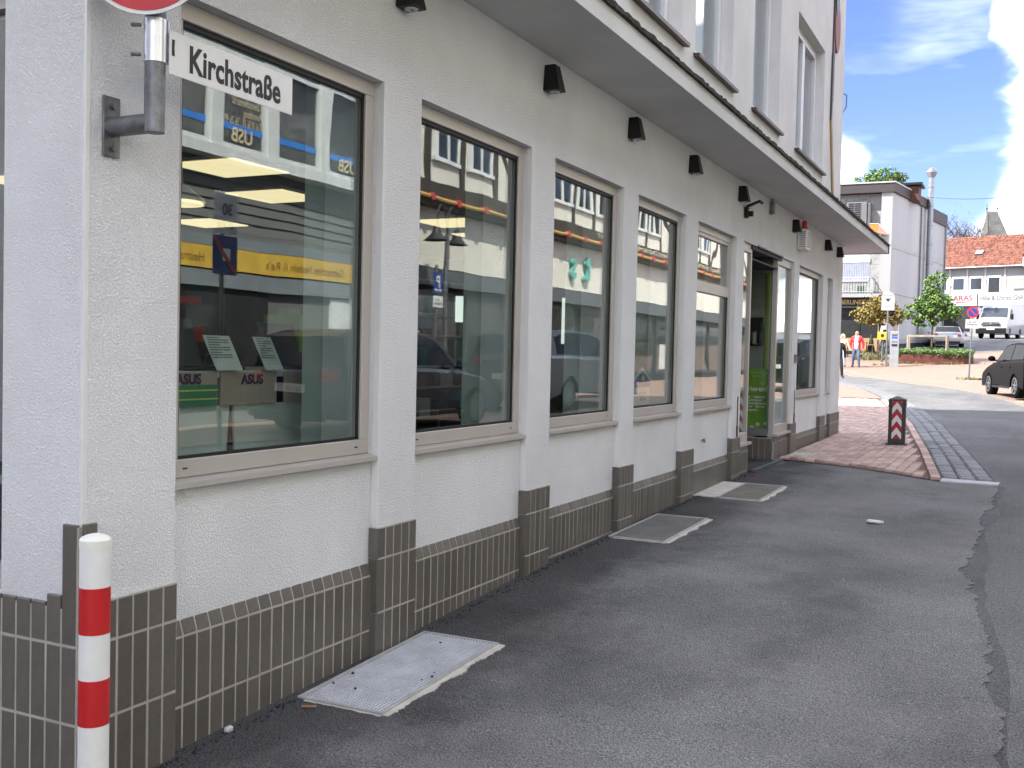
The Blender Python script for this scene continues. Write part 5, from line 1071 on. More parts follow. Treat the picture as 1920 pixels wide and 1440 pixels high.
def van(loc, rz):
    t = thing('delivery_van', 'white high roof delivery van facing the street below the red tiled roof', 'van', loc, rz); W = 2.0; L = 5.5; pw = pm('van_white', (.44, .45, .46), rough=.3, coat=.5, var=.03)
    out = [(-L / 2, .35), (-1.62, .35)] + [(-1.30 - .42 * math.cos(math.pi * k / 8), .36 + .42 * math.sin(math.pi * k / 8)) for k in range(9)] + [(1.72 - .42 * math.cos(math.pi * k / 8), .36 + .42 * math.sin(math.pi * k / 8)) for k in range(9)]
    out += [(L / 2 - .05, .33), (L / 2, .55), (L / 2 - .02, .95), (L / 2 - .12, 1.18), (L / 2 - .55, 1.36), (L / 2 - .72, 1.42), (L / 2 - 1.35, 2.22), (L / 2 - 1.75, 2.52), (-L / 2 + .2, 2.56), (-L / 2, 2.45)]
    q = MB(); P = []; n = len(out); fr = [-1, -.93, -.5, 0, .5, .93, 1]
    for fx in fr:
        for (y, z) in out:
            tum = 1 - max(0, z - 1.3) * .085; P.append((fx * W / 2 * tum, y * (1 - .05 * abs(fx) ** 3) if y > 0 else y, z - (.05 if abs(fx) == 1 and z > 2.2 else 0)))
    fs = [tuple(range(n)), tuple(reversed(range(6 * n, 7 * n)))] + [(j * n + i, j * n + (i + 1) % n, (j + 1) * n + (i + 1) % n, (j + 1) * n + i) for j in range(6) for i in range(n)]
    q.add(P, fs); q.build('body', pw, t, smooth=.55)
    a = (L / 2 - .78, 1.48); b = (L / 2 - 1.30, 2.15); d = Vector((0, b[0] - a[0], b[1] - a[1])).normalized(); nr = Vector((0, d.z, -d.y))
    q = MB(); q.prism([Vector((-.86, *a)) + nr * .006, Vector((.86, *a)) + nr * .006, Vector((.78, *b)) + nr * .006, Vector((-.78, *b)) + nr * .006], nr * .01); q.build('windscreen', pm('van_screen', (.06, .07, .08), rough=.04, spec=.8), t)
    for s in (-1, 1):
        q = MB(); q.prism([(s * .985, .95, 1.42), (s * .985, 1.85, 1.42), (s * .955, 1.50, 2.0), (s * .95, .95, 2.05)], (s * .015, 0, 0)); q.build('side_window', M_cglass, t)
        q = MB(); q.box(s * 1.02, 1.62, 1.32, s * 1.20, 1.74, 1.72); q.build('mirror', M_blackm, t, bevel=.03)
        q = MB(); q.prism([(s * .93, L / 2 - .20, 1.0), (s * .55, L / 2 - .02, .96), (s * .58, L / 2 - .06, 1.10), (s * .90, L / 2 - .30, 1.22)], (0, .02, 0)); q.build('headlight', MATS['head_light'], t)
        q = MB(); q.ball((s * .72, L / 2 + .0, .58), (.06, .03, .05)); q.build('fog_light', MATS['head_light'], t)
        for y in (1.72, -1.30): wheel(t, s * .86, y, .36, .22, 5, plain=True)
    q = MB(); q.prism([(-.58, L / 2 + .0, .86), (.58, L / 2 + .0, .86), (.62, L / 2 - .02, 1.0), (.5, L / 2 - .08, 1.14), (-.5, L / 2 - .08, 1.14), (-.62, L / 2 - .02, 1.0)], (0, .03, 0)); q.build('grille', M_blackm, t)
    q = MB(); q.box(-.97, L / 2 - .25, .32, .97, L / 2 + .035, .72); q.build('bumper', M_blackm, t, bevel=.05)
    q = MB(); q.box(-.26, L / 2 + .036, .58, .26, L / 2 + .045, .69); p = q.build('number_plate', M_plate, t); text('KB DH 84', .085, M_black, p, (.24, L / 2 + .046, .60), ((-1, 0, 0), (0, 0, 1), (0, 1, 0)))
    q = MB(); q.cyl((0, L / 2 + .028, 1.02), (0, L / 2 + .034, 1.02), .07, n=16); q.build('badge', M_alup, t)
van((1.0, 81.6, g(80.5) + .03), rad(168))
t = thing('box_trailer', 'white box trailer standing behind the delivery van at the right edge', 'trailer', (4.15, 88.0, g(87) + .03), rad(170)); q = MB(); q.box(-1.05, -2.2, .55, 1.05, 2.2, 2.75); q.build('box_body', MATS['van_white'], t, bevel=.04); q = MB(); q.box(-1.0, -2.2, .40, 1.0, 2.25, .55); q.build('chassis', M_blackm, t)
for s in (-1, 1): wheel(t, s * .92, 0, .34, .2, 5, plain=True)
q = MB(); q.box(-1.0, 2.201, .6, 1.0, 2.23, .95); q.build('skirt', M_blackm, t)
# ------------------------------------------------------------------ white building with the grill below
M_wpan = pm('white_panel_wall', (.31, .31, .305), rough=.8, var=.07, vscale=.8, streak=True, bump=.15, bscale=20)
M_gpan = pm('grey_render', (.37, .375, .38), rough=.85, var=.10, vscale=.5, streak=True, bump=.2, bscale=30)
M_stonep = pm('rough_stone_panel', (.27, .27, .26), rough=.9, var=.15, vscale=3, bump=.8, bscale=9, bdist=.03)
M_fasc = pm('dark_fascia', srgb(56, 49, 48), rough=.7, var=.1)
t = thing('white_building', 'white panelled building with dark fascia, steel flue, balcony and grill shop', 'building', (-8, 62, 1.7), world_coords=True)
K = (-4.15, 60.5); FE = (-2.25, 72.6); ZTOP = 11.35
d = Vector((FE[0] - K[0], FE[1] - K[1], 0)); FL = d.length; d.normalize(); nrm = Vector((d.y, -d.x, 0))
def on(s, z, o=0.0): return (K[0] + d.x * s + nrm.x * o, K[1] + d.y * s + nrm.y * o, z)
q = MB(); q.prism([(K[0], K[1], 1.0), (FE[0], FE[1], 1.0), (-16, 73, 1.0), (-16, 61.0, 1.0), (-9, 61.0, 1.0), (-4.70, 61.0, 1.0), (-4.70, 60.5, 1.0)], (0, 0, 9.75)); q.build('wall', M_gpan, t)
q = MB(); q.box(-4.72, 60.47, 5.0, -4.14, 60.505, 10.75); q.build('corner_pier', M_wpan, t)
q = MB(); q.prism([on(-.15, 10.75, .14), on(FL * .64, 10.75, .14), on(FL * .64, 10.75, -3), (-16, 60.7, 10.75), (-16, 60.25, 10.75)], (0, 0, .50)); q.build('fascia', M_fasc, t); q = MB(); q.prism([on(-.2, 11.25, .18), on(FL * .64, 11.25, .18), on(FL * .64, 11.25, -3), (-16, 60.6, 11.25), (-16, 60.2, 11.25)], (0, 0, .07)); q.build('roof_edge', pm('zinc', (.4, .41, .42), rough=.5), t)
q = MB(); q.prism([on(FL * .68, 10.2, .10), on(FL + .1, 10.2, .10), on(FL + .1, 10.2, -3), on(FL * .68, 10.2, -3)], (0, 0, .75)); q.build('fascia', M_fasc, t)
# joints, grey bands
q = MB(); q.prism([on(.0, 7.72, .004), on(FL, 7.72, .004), on(FL, 7.95, .004), on(0, 7.95, .004)], nrm * .02); q.build('grey_band', pm('band_concrete', (.36, .35, .33), rough=.9), t)
for z in (5.2,): q = MB(); q.prism([on(0, z, .003), on(FL, z, .003), on(FL, z + .05, .003), on(0, z + .05, .003)], nrm * .008); q.build('joint', M_line, t)
q = MB(); q.prism([on(0, 1.2, .003), on(FL, 1.2, .003), on(FL, 2.9, .003), on(0, 2.75, .003)], nrm * .012); q.build('grey_plinth', pm('plinth_grey', (.30, .31, .32), rough=.8), t)
q = MB(); q.prism([on(.2, 1.3, .02), on(FL * .8, 1.9, .02), on(FL * .8, 2.75, .02), on(.6, 2.45, .02)], nrm * .05); q.build('ramp_wall', pm('black_paint', (.015, .016, .02), rough=.7), t)
rs = random.Random(3)
for i in range(6):        # stone panels of the recessed front
    for j in range(7):
        z = 5.35 + j * .76; x = -8.6 + i * .65
        if 6.0 < z + .4 < 7.3 and x < -5.5: continue
        q = MB(); q.box(x, 60.93, z, x + .635, 60.995 + rs.uniform(-.01, .0), z + .745); q.build('stone_panel', M_stonep, t)
# flue
q = MB(); zf = [5.05 + k * 1.15 for k in range(7)] + [12.55]; sF = FL * .575
q.cyl(on(sF, 5.0, .30), on(sF, 12.6, .30), .165, n=20); fl = q.build('steel_flue', pm('flue_steel', (.24, .255, .27), rough=.4, metal=.6, var=.1), t, smooth=.6)
for z in zf[:-1]: q = MB(); q.cyl(on(sF, z, .30), on(sF, z + .05, .30), .178, n=20); q.build('flue_ring', M_galv, fl)
q = MB(); p = on(sF, 12.55, .30); q.lathe([(.165, 0), (.20, .05), (.34, .32), (.33, .36), (.20, .52), (.10, .60), (.001, .61)], p, n=24); q.build('flue_cowl', MATS['flue_steel'], fl, smooth=.5)
q = MB(); q.box(p[0] - .35, p[1] - .3, 4.2, p[0] + .25, p[1] + .3, 5.0); q.build('flue_box', M_galv, fl)
q = MB(); q.cyl(on(sF - 1.1, 2.9, .08), on(sF - 1.1, 10.7, .08), .05, n=10); q.build('downpipe', M_galv, t); q = MB(); q.cyl(on(FL - .15, 3.2, .08), on(FL - .15, 10.2, .08), .05, n=10); q.build('downpipe', M_galv, t)
q = MB(); q.box(-4.3, 63.6, 10.7, -3.1, 65.0, 11.5); ch = q.build('chimney', pm('chimney_brick', srgb(84, 56, 49), rough=.9, var=.25, vscale=9), t); q = MB(); q.box(-4.9, 63.3, 11.55, -2.9, 65.2, 11.68); q.build('chimney_cap', M_blackm, ch)
# window with roller shutter and curtains
q = MB(); q.box(-7.6, 60.90, 6.0, -5.3, 60.99, 7.2); w = q.build('window', M_pvc, t); q = MB(); q.box(-7.6, 60.85, 6.98, -5.28, 60.90, 7.25); q.build('shutter_box', M_pvc, w)
q = MB(); rc = random.Random(5)
for k in range(24): x = -7.55 + k * .093; q.add([(x, 60.892, 6.0), (x + .0465, 60.875, 6.0), (x + .093, 60.892, 6.0), (x, 60.892, 6.98), (x + .0465, 60.875, 6.98), (x + .093, 60.892, 6.98)], [(0, 1, 4, 3), (1, 2, 5, 4)])
q.build('curtain', pm('blue_grey_curtain', (.26, .28, .33), rough=.8, var=.1), w, recalc=False)
M_pvcf = pm('white_rail', (.42, .42, .42), rough=.6)
# balcony
q = MB(); q.box(-9, 59.9, 4.98, -4.5, 60.95, 5.16); b = q.build('balcony', M_wpan, t)
q = MB(); q.box(-9, 59.92, 6.04, -5.08, 59.96, 6.09); q.box(-9, 59.92, 5.26, -5.08, 59.95, 5.29); q.box(-5.10, 59.92, 6.04, -5.06, 60.95, 6.09); q.box(-9, 59.90, 5.84, -5.2, 59.93, 5.93); q.build('handrail', M_pvcf, b)
for k in range(28): q = MB(); x = -9 + k * .145; q.box(x, 59.93, 5.16, x + .022, 59.95, 6.04); q.build('baluster', M_pvcf, b)
for k in range(6): q = MB(); y = 60.1 + k * .14; q.box(-5.10, y, 5.16, -5.08, y + .022, 6.04); q.build('baluster', M_pvcf, b)
q = MB(); q.box(-8.9, 59.97, 5.25, -5.25, 59.98, 5.86); q.build('balcony_screen', pm('balcony_cloth', (.28, .29, .28), rough=.9, var=.2, vscale=5), b); q = MB(); q.box(-5.8, 59.935, 5.22, -5.45, 59.966, 5.6); q.build('green_panel', pm('panel_darkgreen', (.02, .06, .03), rough=.8), b)
# grill shop front
q = MB(); q.box(-9, 60.30, 4.55, -4.15, 60.47, 4.95); sg = q.build('sign_fascia', M_blackm, t); text('BERLINER GRILL', .36, pm('gold_letters', (.55, .36, .12), rough=.5), sg, (-6.72, 60.297, 4.61), S_, bold=.004, sx=.85)
q = MB(); q.box(-9, 60.1, 4.40, -4.15, 60.47, 4.50); q.box(-9, 60.45, 4.05, -4.2, 60.49, 4.4); q.build('awning_box', pm('awning_black', (.02, .02, .024), rough=.7), t)
q = MB(); q.box(-9, 60.52, 2.75, -4.72, 60.60, 4.1); sw = q.build('shop_window_front', M_shopdark, t)
for x in (-7.9, -6.8, -5.7): q = MB(); q.box(x, 60.49, 2.75, x + .06, 60.52, 4.1); q.build('mullion', M_blackm, sw)
q = MB(); q.box(-9, 60.46, 2.02, -4.72, 60.60, 2.75); q.build('ochre_parapet', pm('ochre_panel', (.36, .22, .10), rough=.7), t); q = MB(); q.box(-9, 60.48, 1.2, -4.72, 60.60, 2.02); q.build('dark_base', M_shopdark, t)
# annex with heat pump and orange awning, on the low roof
q = MB(); q.box(-12, 57.5, 4.96, -9.05, 60.9, 5.1); q.build('low_roof', M_gpan, t)
t2 = thing('heat_pump', 'grey slatted heat pump unit high on the white building', 'air conditioner', (-5.95, 60.62, 8.85)); q = MB(); q.box(-.62, -.2, 0, .48, .3, 1.42); q.build('housing', pm('pump_grey', (.13, .13, .13), rough=.5), t2, bevel=.03)
for k in range(11): q = MB(); q.box(-.50, -.212, .14 + k * .115, .16, -.2005, .21 + k * .115); q.build('slat_gap', M_blackm, t2)
q = MB(); q.box(-.19, -.22, .1, -.16, -.213, 1.38); q.build('guard_bar', MATS['pump_grey'], t2); q = MB(); q.box(.50, -.15, .02, .68, .28, 1.36); q.build('side_cover', pm('cover_grey', (.10, .10, .10), rough=.5), t2, bevel=.05)
q = MB(); q.box(-.5, .30, -.1, .4, .33, .1); q.build('wall_bracket', M_galv, t2)
t2 = thing('orange_awning', 'small bright orange awning on the white building beside the heat pump', 'awning', (-4.95, 60.45, 8.3)); q = MB(); q.prism([(-.35, 0, .72), (.10, 0, .72), (.10, -.5, .2), (-.35, -.5, .2)], (0, .012, .012)); q.build('orange_cloth', pm('orange_cloth', (.60, .11, .01), rough=.7), t2); q = MB(); q.prism([(.105, 0, .70), (.62, -.02, .15), (.62, -.04, .08), (.105, -.5, .19)], (0, .01, 0)); q.build('side_cloth', pm('pale_orange', (.45, .22, .15), rough=.7), t2); q = MB(); q.tube([(.10, .0, .76), (.64, -.03, .16)], .015, 6); q.tube([(-.36, 0, .76), (.1, 0, .76)], .015, 6); q.build('awning_arm', M_pvc, t2)
q = MB(); q.box(-4.05, 61.6, 2.4, -3.75, 61.9, 3.6); o = q.build('meter_cabinet', pm('cream_cabinet', (.6, .57, .48), rough=.6), None, bevel=.02); tag(o, 'cream meter cabinet on the corner of the white building', 'cabinet')

# ------------------------------------------------------------------ market hall with red roof
t = thing('market_building', 'white market building with red tiled roof behind the delivery van', 'building', (1, 92, 3.5), world_coords=True)
A = Vector((-4.6, 91.4, 0)); ax = Vector((.943, -.333, 0)); nb = Vector((-.333, -.943, 0))
def mk(s, z, o=0.0): p = A + ax * s + nb * o; return (p.x, p.y, z)
M_mw = pm('market_white', (.28, .28, .27), rough=.85, var=.05, vscale=1)
q = MB(); q.prism([mk(0, 2.5), mk(16, 2.5), mk(16, 2.5, -9), mk(0, 2.5, -9)], (0, 0, 6.6)); q.build('wall', M_mw, t)
rise, run = 2.75, 3.6
q = MB(); q.prism([mk(-.3, 9.05, .45), mk(-.3, 9.05 + rise, .45 - run), mk(-.3, 9.05, .45 - 2 * run)], tuple(ax * 16.6)); q.build('roof_core', pm('roof_red_core', (.20, .07, .05), rough=.9), t)
q = MB(); nr = 17; nc = 70; tw = 16.6 / nc; rq = random.Random(6)
for r in range(nr):
    for c in range(nc):
        s0 = -.3 + c * tw; f0, f1 = r / nr, (r + 1) / nr + .006; jz = rq.uniform(-.006, .006)
        for (a0, a1, h0, h1) in ((0, .5, .02, .075), (.5, 1, .075, .02)):
            q.add([mk(s0 + a0 * tw, 9.05 + rise * f0 + h0 + .035 + jz, .45 - run * f0), mk(s0 + a1 * tw, 9.05 + rise * f0 + h1 + .035 + jz, .45 - run * f0), mk(s0 + a1 * tw, 9.05 + rise * f1 + h1 + jz, .45 - run * f1), mk(s0 + a0 * tw, 9.05 + rise * f1 + h0 + jz, .45 - run * f1)], [(0, 1, 2, 3)], rq.choice((0, 0, 1, 2)))
        q.add([mk(s0, 9.05 + rise * f0 - .01, .45 - run * f0 + .002), mk(s0 + tw, 9.05 + rise * f0 - .01, .45 - run * f0 + .002), mk(s0 + tw, 9.05 + rise * f0 + .06, .45 - run * f0 + .002), mk(s0, 9.05 + rise * f0 + .06, .45 - run * f0 + .002)], [(0, 1, 2, 3)], 2)
stuff(q.build('roof_tiles', [pm('clay_tile', srgb(122, 76, 60), rough=.85, var=.2, vscale=3), pm('clay_tile_pale', srgb(136, 90, 72), rough=.85, var=.2, vscale=3), pm('clay_tile_dark', srgb(96, 55, 45), rough=.85, var=.2, vscale=3)], t, recalc=False))
q = MB(); q.tube([mk(-.3, 9.02, .52), mk(8.6, 9.02, .52)], .07, 8); q.build('gutter', M_galv, t)
q = MB(); f0 = .42; q.M = frame(mk(3.55, 9.05 + rise * f0 + .10, .45 - run * f0), ax, Vector((-nb.x * run, -nb.y * run, rise)), Vector((nb.x * rise, nb.y * rise, run))); q.box(-.32, -.3, 0, .32, .3, .08); sk = q.build('roof_window', M_galv, t); q2 = MB(); q2.M = q.M; q2.box(-.26, -.24, .081, .26, .24, .09); q2.build('pane', pm('sky_pane', (.30, .36, .42), rough=.1), sk)
for k, s in enumerate((.55, 1.95, 3.33, 4.70)):
    q = MB(); q.prism([mk(s - .06, 7.0, .012), mk(s + .98, 7.0, .012), mk(s + .98, 8.35, .012), mk(s - .06, 8.35, .012)], nb * .03); w = q.build('window', M_pvc, t); q = MB(); q.prism([mk(s + .03, 7.05, .044), mk(s + .89, 7.05, .044), mk(s + .89, 8.2, .044), mk(s + .03, 8.2, .044)], nb * .006); q.build('pane', pm('market_pane', (.035, .04, .045), rough=.06, spec=.8), w)
    if k < 3: q = MB(); q.prism([mk(s + .03, 7.05, .051), mk(s + .89, 7.05, .051), mk(s + .89, 7.32, .051), mk(s + .03, 7.32, .051)], nb * .004); q.build('blind', pm('grey_blind', (.35, .38, .4), rough=.6), w)
for s in (.15, 1.62, 3.02, 4.42, 5.9): q = MB(); q.prism([mk(s, 7.0, .004), mk(s + .14, 7.0, .004), mk(s + .14, 9.05, .004), mk(s, 9.05, .004)], nb * .05); q.build('pilaster', pm('pilaster_grey', (.48, .48, .47), rough=.8), t)
q = MB(); q.prism([mk(1.75, 6.02, .06), mk(3.95, 6.02, .06), mk(3.95, 7.0, .06), mk(1.75, 7.0, .06)], nb * .12); M_signf = pm('sign_board_white', (.42, .42, .41), rough=.6, var=.03); s1 = q.build('market_sign', M_signf, t)
SB = (tuple(ax), (0, 0, 1), tuple(nb)); M_ar = pm('sign_crimson', (.22, .008, .03), rough=.5)
text('ARAS', .58, M_ar, s1, mk(2.85, 6.44, .182), SB, bold=.012, align='CENTER', sx=1.1); text('MARKET', .21, M_ar, s1, mk(2.85, 6.23, .182), SB, bold=.006, align='CENTER', sx=1.25); text('ORIENTALISCHE LEBENSMITTEL', .09, M_ink, s1, mk(2.85, 6.09, .182), SB, align='CENTER', sx=1.1)
for s in (1.85, 3.42): q = MB(); q.prism([mk(s, 6.27, .181), mk(s + .42, 6.27, .181), mk(s + .42, 6.295, .181), mk(s, 6.295, .181)], nb * .002); q.build('red_rule', M_ar, s1)
q = MB(); q.prism([mk(4.05, 6.02, .06), mk(8.3, 6.02, .06), mk(8.3, 7.0, .06), mk(4.05, 7.0, .06)], nb * .12); s2 = q.build('company_sign', M_signf, t)
M_gl = pm('grey_lettering', (.05, .06, .07), rough=.6); text('Hille & Christl GbR', .50, M_gl, s2, mk(4.2, 6.43, .182), SB, sx=.82, bold=.010); text('Gerüstbau, Bau- und Verputzerarbeiten', .19, M_gl, s2, mk(4.35, 6.18, .182), SB, sx=.9)
q = MB(); q.prism([mk(.1, 4.0, .01), mk(3.4, 4.0, .01), mk(3.4, 5.9, .01), mk(.1, 5.9, .01)], nb * .03); q.build('dark_opening', M_dark, t)
q = MB(); q.prism([mk(-.8, 6.45, .2), mk(.9, 6.35, .2), mk(3.2, 5.35, 2.6), mk(-1.6, 5.35, 2.6)], (0, 0, .05)); q.prism([mk(-1.6, 5.10, 2.6), mk(3.2, 5.10, 2.6), mk(3.2, 5.38, 2.6), mk(-1.6, 5.38, 2.6)], nb * .02); q.build('market_awning', pm('awning_grey', (.20, .20, .20), rough=.8), t)
# gabled part at the right edge
q = MB(); q.prism([mk(7.6, 8.2, .6), mk(16, 8.2, .6), mk(16, 10.9, .6), mk(9.3, 10.9, .6), mk(7.6, 9.7, .6)], tuple(nb * -2)); q.build('side_gable', M_mw, t); q = MB(); q.prism([mk(7.45, 9.72, .7), mk(9.3, 11.0, .7), mk(9.3, 11.12, .7), mk(7.40, 9.84, .7)], tuple(nb * -2.2)); q.build('gable_verge', M_fasc, t); q = MB(); q.tube([mk(7.6, 9.6, .75), mk(7.55, 9.0, .8), mk(7.75, 8.85, .8), mk(8.6, 8.6, .8)], .06, 8); q.build('downpipe', M_pvc, t); q = MB(); q.tube([mk(6.3, 8.05, .7), mk(8.2, 8.1, .7)], .05, 8); q.build('gutter', M_pvc, t)
for i in range(3): q = MB(); q.box(.0, 0, 0, .45, .4, .25); o = q.build('fruit_crate', pm('crate_' + str(i), ((.35, .2, .1), (.2, .25, .12), (.4, .12, .1))[i], rough=.8), None, bevel=.01); p = mk(2.2 + i * .05, 0, 1.3 - i * .2); o.location = (p[0], p[1], g(p[1]) + .03 + i * .252); tag(o, ('brown', 'greenish', 'red')[i] + ' produce crate under the grey market awning, ' + ('lowest', 'middle', 'topmost')[i] + ' of its stack', 'crate', 'stacked crates under the market awning')

# church tower
t = thing('church_tower', 'dark slate church tower roof with two finials behind the red roof', 'church tower', (-1.9, 172, 5.9)); M_slate = pm('slate', (.075, .075, .07), rough=.8, var=.3, vscale=.8, bump=.5, bscale=6, bdist=.05)
q = MB(); q.box(-2.1, -2.1, -1, 2.1, 2.1, 13.0); q.build('shaft', pm('tower_plaster', (.3, .29, .26), rough=.9), t)
q = MB(); P = [(-2.3, -2.3, 13), (2.3, -2.3, 13), (2.3, 2.3, 13), (-2.3, 2.3, 13), (-1.35, -.3, 18.3), (.1, -.3, 18.3)]; q.add(P, [(0, 1, 5, 4), (1, 2, 5), (2, 3, 4, 5), (3, 0, 4), (3, 2, 1, 0)]); q.build('roof', M_slate, t)
q = MB(); q.prism([(-2.25, -2.2, 13.3), (-1.38, -.42, 18.0), (-1.25, -.5, 18.0), (-.95, -2.3, 13.3)], (0, -.06, .02)); q.build('roof_slope_light', pm('slate_light', (.11, .108, .10), rough=.8), t)
for x in (-1.35, .1): q = MB(); q.cyl((x, -.3, 18.2), (x, -.3, 19.4 + (x > 0) * .6), .06, .02, n=8); q.ball((x, -.3, 18.7), .14); q.build('finial', M_blackm, t)
# cable over the square
q = MB(); p0 = Vector((-2.9, 66, 11.2)); p1 = Vector((6, 33, 6.9)); q.tube([p0.lerp(p1, k / 24) - Vector((0, 0, 1.2 * math.sin(math.pi * k / 24) * .35)) for k in range(25)], .012, 5); tag(q.build('overhead_cable', M_blackm), 'thin overhead cable crossing the sky from the steel flue to the right', 'cable')

# ------------------------------------------------------------------ trees and planting
def leaf_quad(q, p, n, s, r, mi):
    u = n.orthogonal().normalized(); a = r.uniform(0, 6.28); u = (Matrix.Rotation(a, 3, n) @ u); v = n.cross(u)
    q.add([p - u * s * .5, p + v * s * .36 + n * s * .08, p + u * s * .5, p - v * s * .36 + n * s * .08], [(0, 1, 2), (0, 2, 3)], mi)
def branch_tree(name, lab, loc, H, trunk_r, crown, nleaf, leaf, mats, seed, cat='tree', limbs=9, bare=0, grp=None, clump=26):
    """crown: list of (cx,cy,cz,rx,ry,rz) lobes in local metres"""
    r = random.Random(seed); t = thing(name, lab, cat, loc, 0, grp); q = MB()
    topz = max(c[2] for c in crown); q.tube([(0, 0, -.05), (r.uniform(-.04, .04) * H * .2, r.uniform(-.03, .03) * H * .2, H * .33), (r.uniform(-.05, .05), .0, H * .66), (0, 0, topz)], [trunk_r, trunk_r * .8, trunk_r * .5, trunk_r * .15], 9)
    tips = []
    for k in range(limbs):
        c = crown[k % len(crown)]; z0 = r.uniform(.35, .8) * topz; a = r.uniform(0, 6.28); e = Vector((c[0] + math.cos(a) * c[3] * .8, c[1] + math.sin(a) * c[4] * .8, c[2] + r.uniform(-.4, .6) * c[5])); s = Vector((0, 0, min(z0, e.z - .1))); mid = s.lerp(e, .5) + Vector((r.uniform(-.1, .1), r.uniform(-.1, .1), .1)) * c[3]
        q.tube([s, mid, e], [trunk_r * .4, trunk_r * .25, trunk_r * .06], 6); tips.append(e)
        for b in range(bare):
            a2 = r.uniform(0, 6.28); st = s.lerp(e, r.uniform(.4, .95)); en = st + Vector((math.cos(a2), math.sin(a2), r.uniform(.2, 1.3))) * c[3] * r.uniform(.25, .6); q.tube([st, st.lerp(en, .5) + Vector((0, 0, .05)), en], [trunk_r * .14, trunk_r * .09, trunk_r * .03], 4)
            for _ in range(2): en2 = en + Vector((r.uniform(-1, 1), r.uniform(-1, 1), r.uniform(0, 1))) * c[3] * .22; q.tube([st.lerp(en, .7), en2], [trunk_r * .07, trunk_r * .025], 3)
    q.build('trunk', M_bark, t, smooth=True, recalc=False)
    q = MB(); cl = []
    tot = sum(c[3] * c[4] * c[5] for c in crown)
    for c in crown:
        nn = max(3, int(nleaf / clump * c[3] * c[4] * c[5] / tot))
        for _ in range(nn):
            while True:
                p = Vector((r.uniform(-1, 1), r.uniform(-1, 1), r.uniform(-1, 1)))
                if .35 < p.length < 1: break
            cl.append((Vector((c[0] + p.x * c[3], c[1] + p.y * c[4], c[2] + p.z * c[5])), min(c[3:]) * r.uniform(.14, .26)))
    for (p, rad_) in cl:
        for _ in range(clump):
            o = Vector((r.gauss(0, 1), r.gauss(0, 1), r.gauss(0, .7))) * rad_; n = (o.normalized() + Vector((r.uniform(-.8, .8), r.uniform(-.8, .8), r.uniform(.2, 1.3)))).normalized(); leaf_quad(q, p + o, n, leaf * r.uniform(.6, 1.2), r, r.randrange(len(mats)))
    if nleaf: q.build('crown', mats, t, recalc=False)
    return t
def leafm(n, c): m = pm(n, c, rough=.55, var=.25, vscale=3); return m
LG = [leafm('leaf_green', (.065, .115, .018)), leafm('leaf_green_light', (.12, .18, .03)), leafm('leaf_green_dark', (.03, .06, .012))]
LY = [leafm('leaf_yellow', (.27, .20, .035)), leafm('leaf_ochre', (.20, .14, .025)), leafm('leaf_olive', (.14, .12, .025))]
LP = [leafm('leaf_pale', (.17, .18, .11)), leafm('leaf_bud', (.14, .15, .08))]
T0 = (-1.62, 56.6); z0 = g(56.6)
branch_tree('young_tree', 'young green tree tied to wooden stakes in the planter', (T0[0], T0[1], z0 + .2), 4.2, .05, [(0, 0, 3.55, .55, .55, .6), (.05, 0, 2.75, 1.0, .9, .55), (-.65, 0, 2.35, .75, .7, .42), (.85, 0, 2.25, .85, .7, .38), (-.25, .1, 1.85, .7, .7, .3), (.3, 0, 4.15, .35, .3, .4)], 5200, .15, LG, 12, limbs=16)
branch_tree('yellow_tree', 'small yellow leaved maple with a round crown in front of the grill shop', (-4.25, 57.2, g(57.2)), 3.3, .05, [(0, 0, 2.75, .85, .8, .62), (-.65, 0, 2.35, .75, .7, .45), (.7, 0, 2.25, .75, .7, .40), (.1, 0, 3.15, .5, .5, .3), (-.1, 0, 1.95, .7, .6, .25)], 5600, .13, LY, 5, limbs=12)
branch_tree('bare_tree', 'tall tree with bare twigs and pale buds behind the white building', (-3.6, 112, 4.2), 13, .22, [(-.6, 0, 10.6, 2.2, 2, 2.4), (1.4, 0, 9.6, 1.7, 2, 1.4), (-1.2, 0, 8.6, 1.5, 2, 1.5)], 700, .12, LP, 31, limbs=34, bare=12, clump=5)
branch_tree('roof_tree', 'green tree crown showing above the flat roof of the white building', (-6.6, 75, 4.0), 10, .2, [(.2, 0, 10.0, 1.3, 1.2, .6), (-.9, 0, 9.75, .9, 1, .5), (1.0, 0, 9.9, .8, 1, .45)], 2600, .17, LG, 8, limbs=10)
# wooden stake frame
t = thing('tree_stakes', 'grey wooden stake frame round the young tree', 'tree stakes', (T0[0], T0[1], z0 + .1))
for (x, y) in ((-1.1, -.45), (.72, -.45), (-1.1, .45), (.72, .45)): q = MB(); q.cyl((x, y, 0), (x, y, 1.20), .05, n=10); q.build('stake', M_wood, t)
for (a, b) in (((-1.15, -.45), (.78, -.45)), ((-1.15, .45), (.78, .45))): q = MB(); q.bar((a[0], a[1], 1.21), (b[0], b[1], 1.21), .07, .09); q.build('rail', M_wood, t)
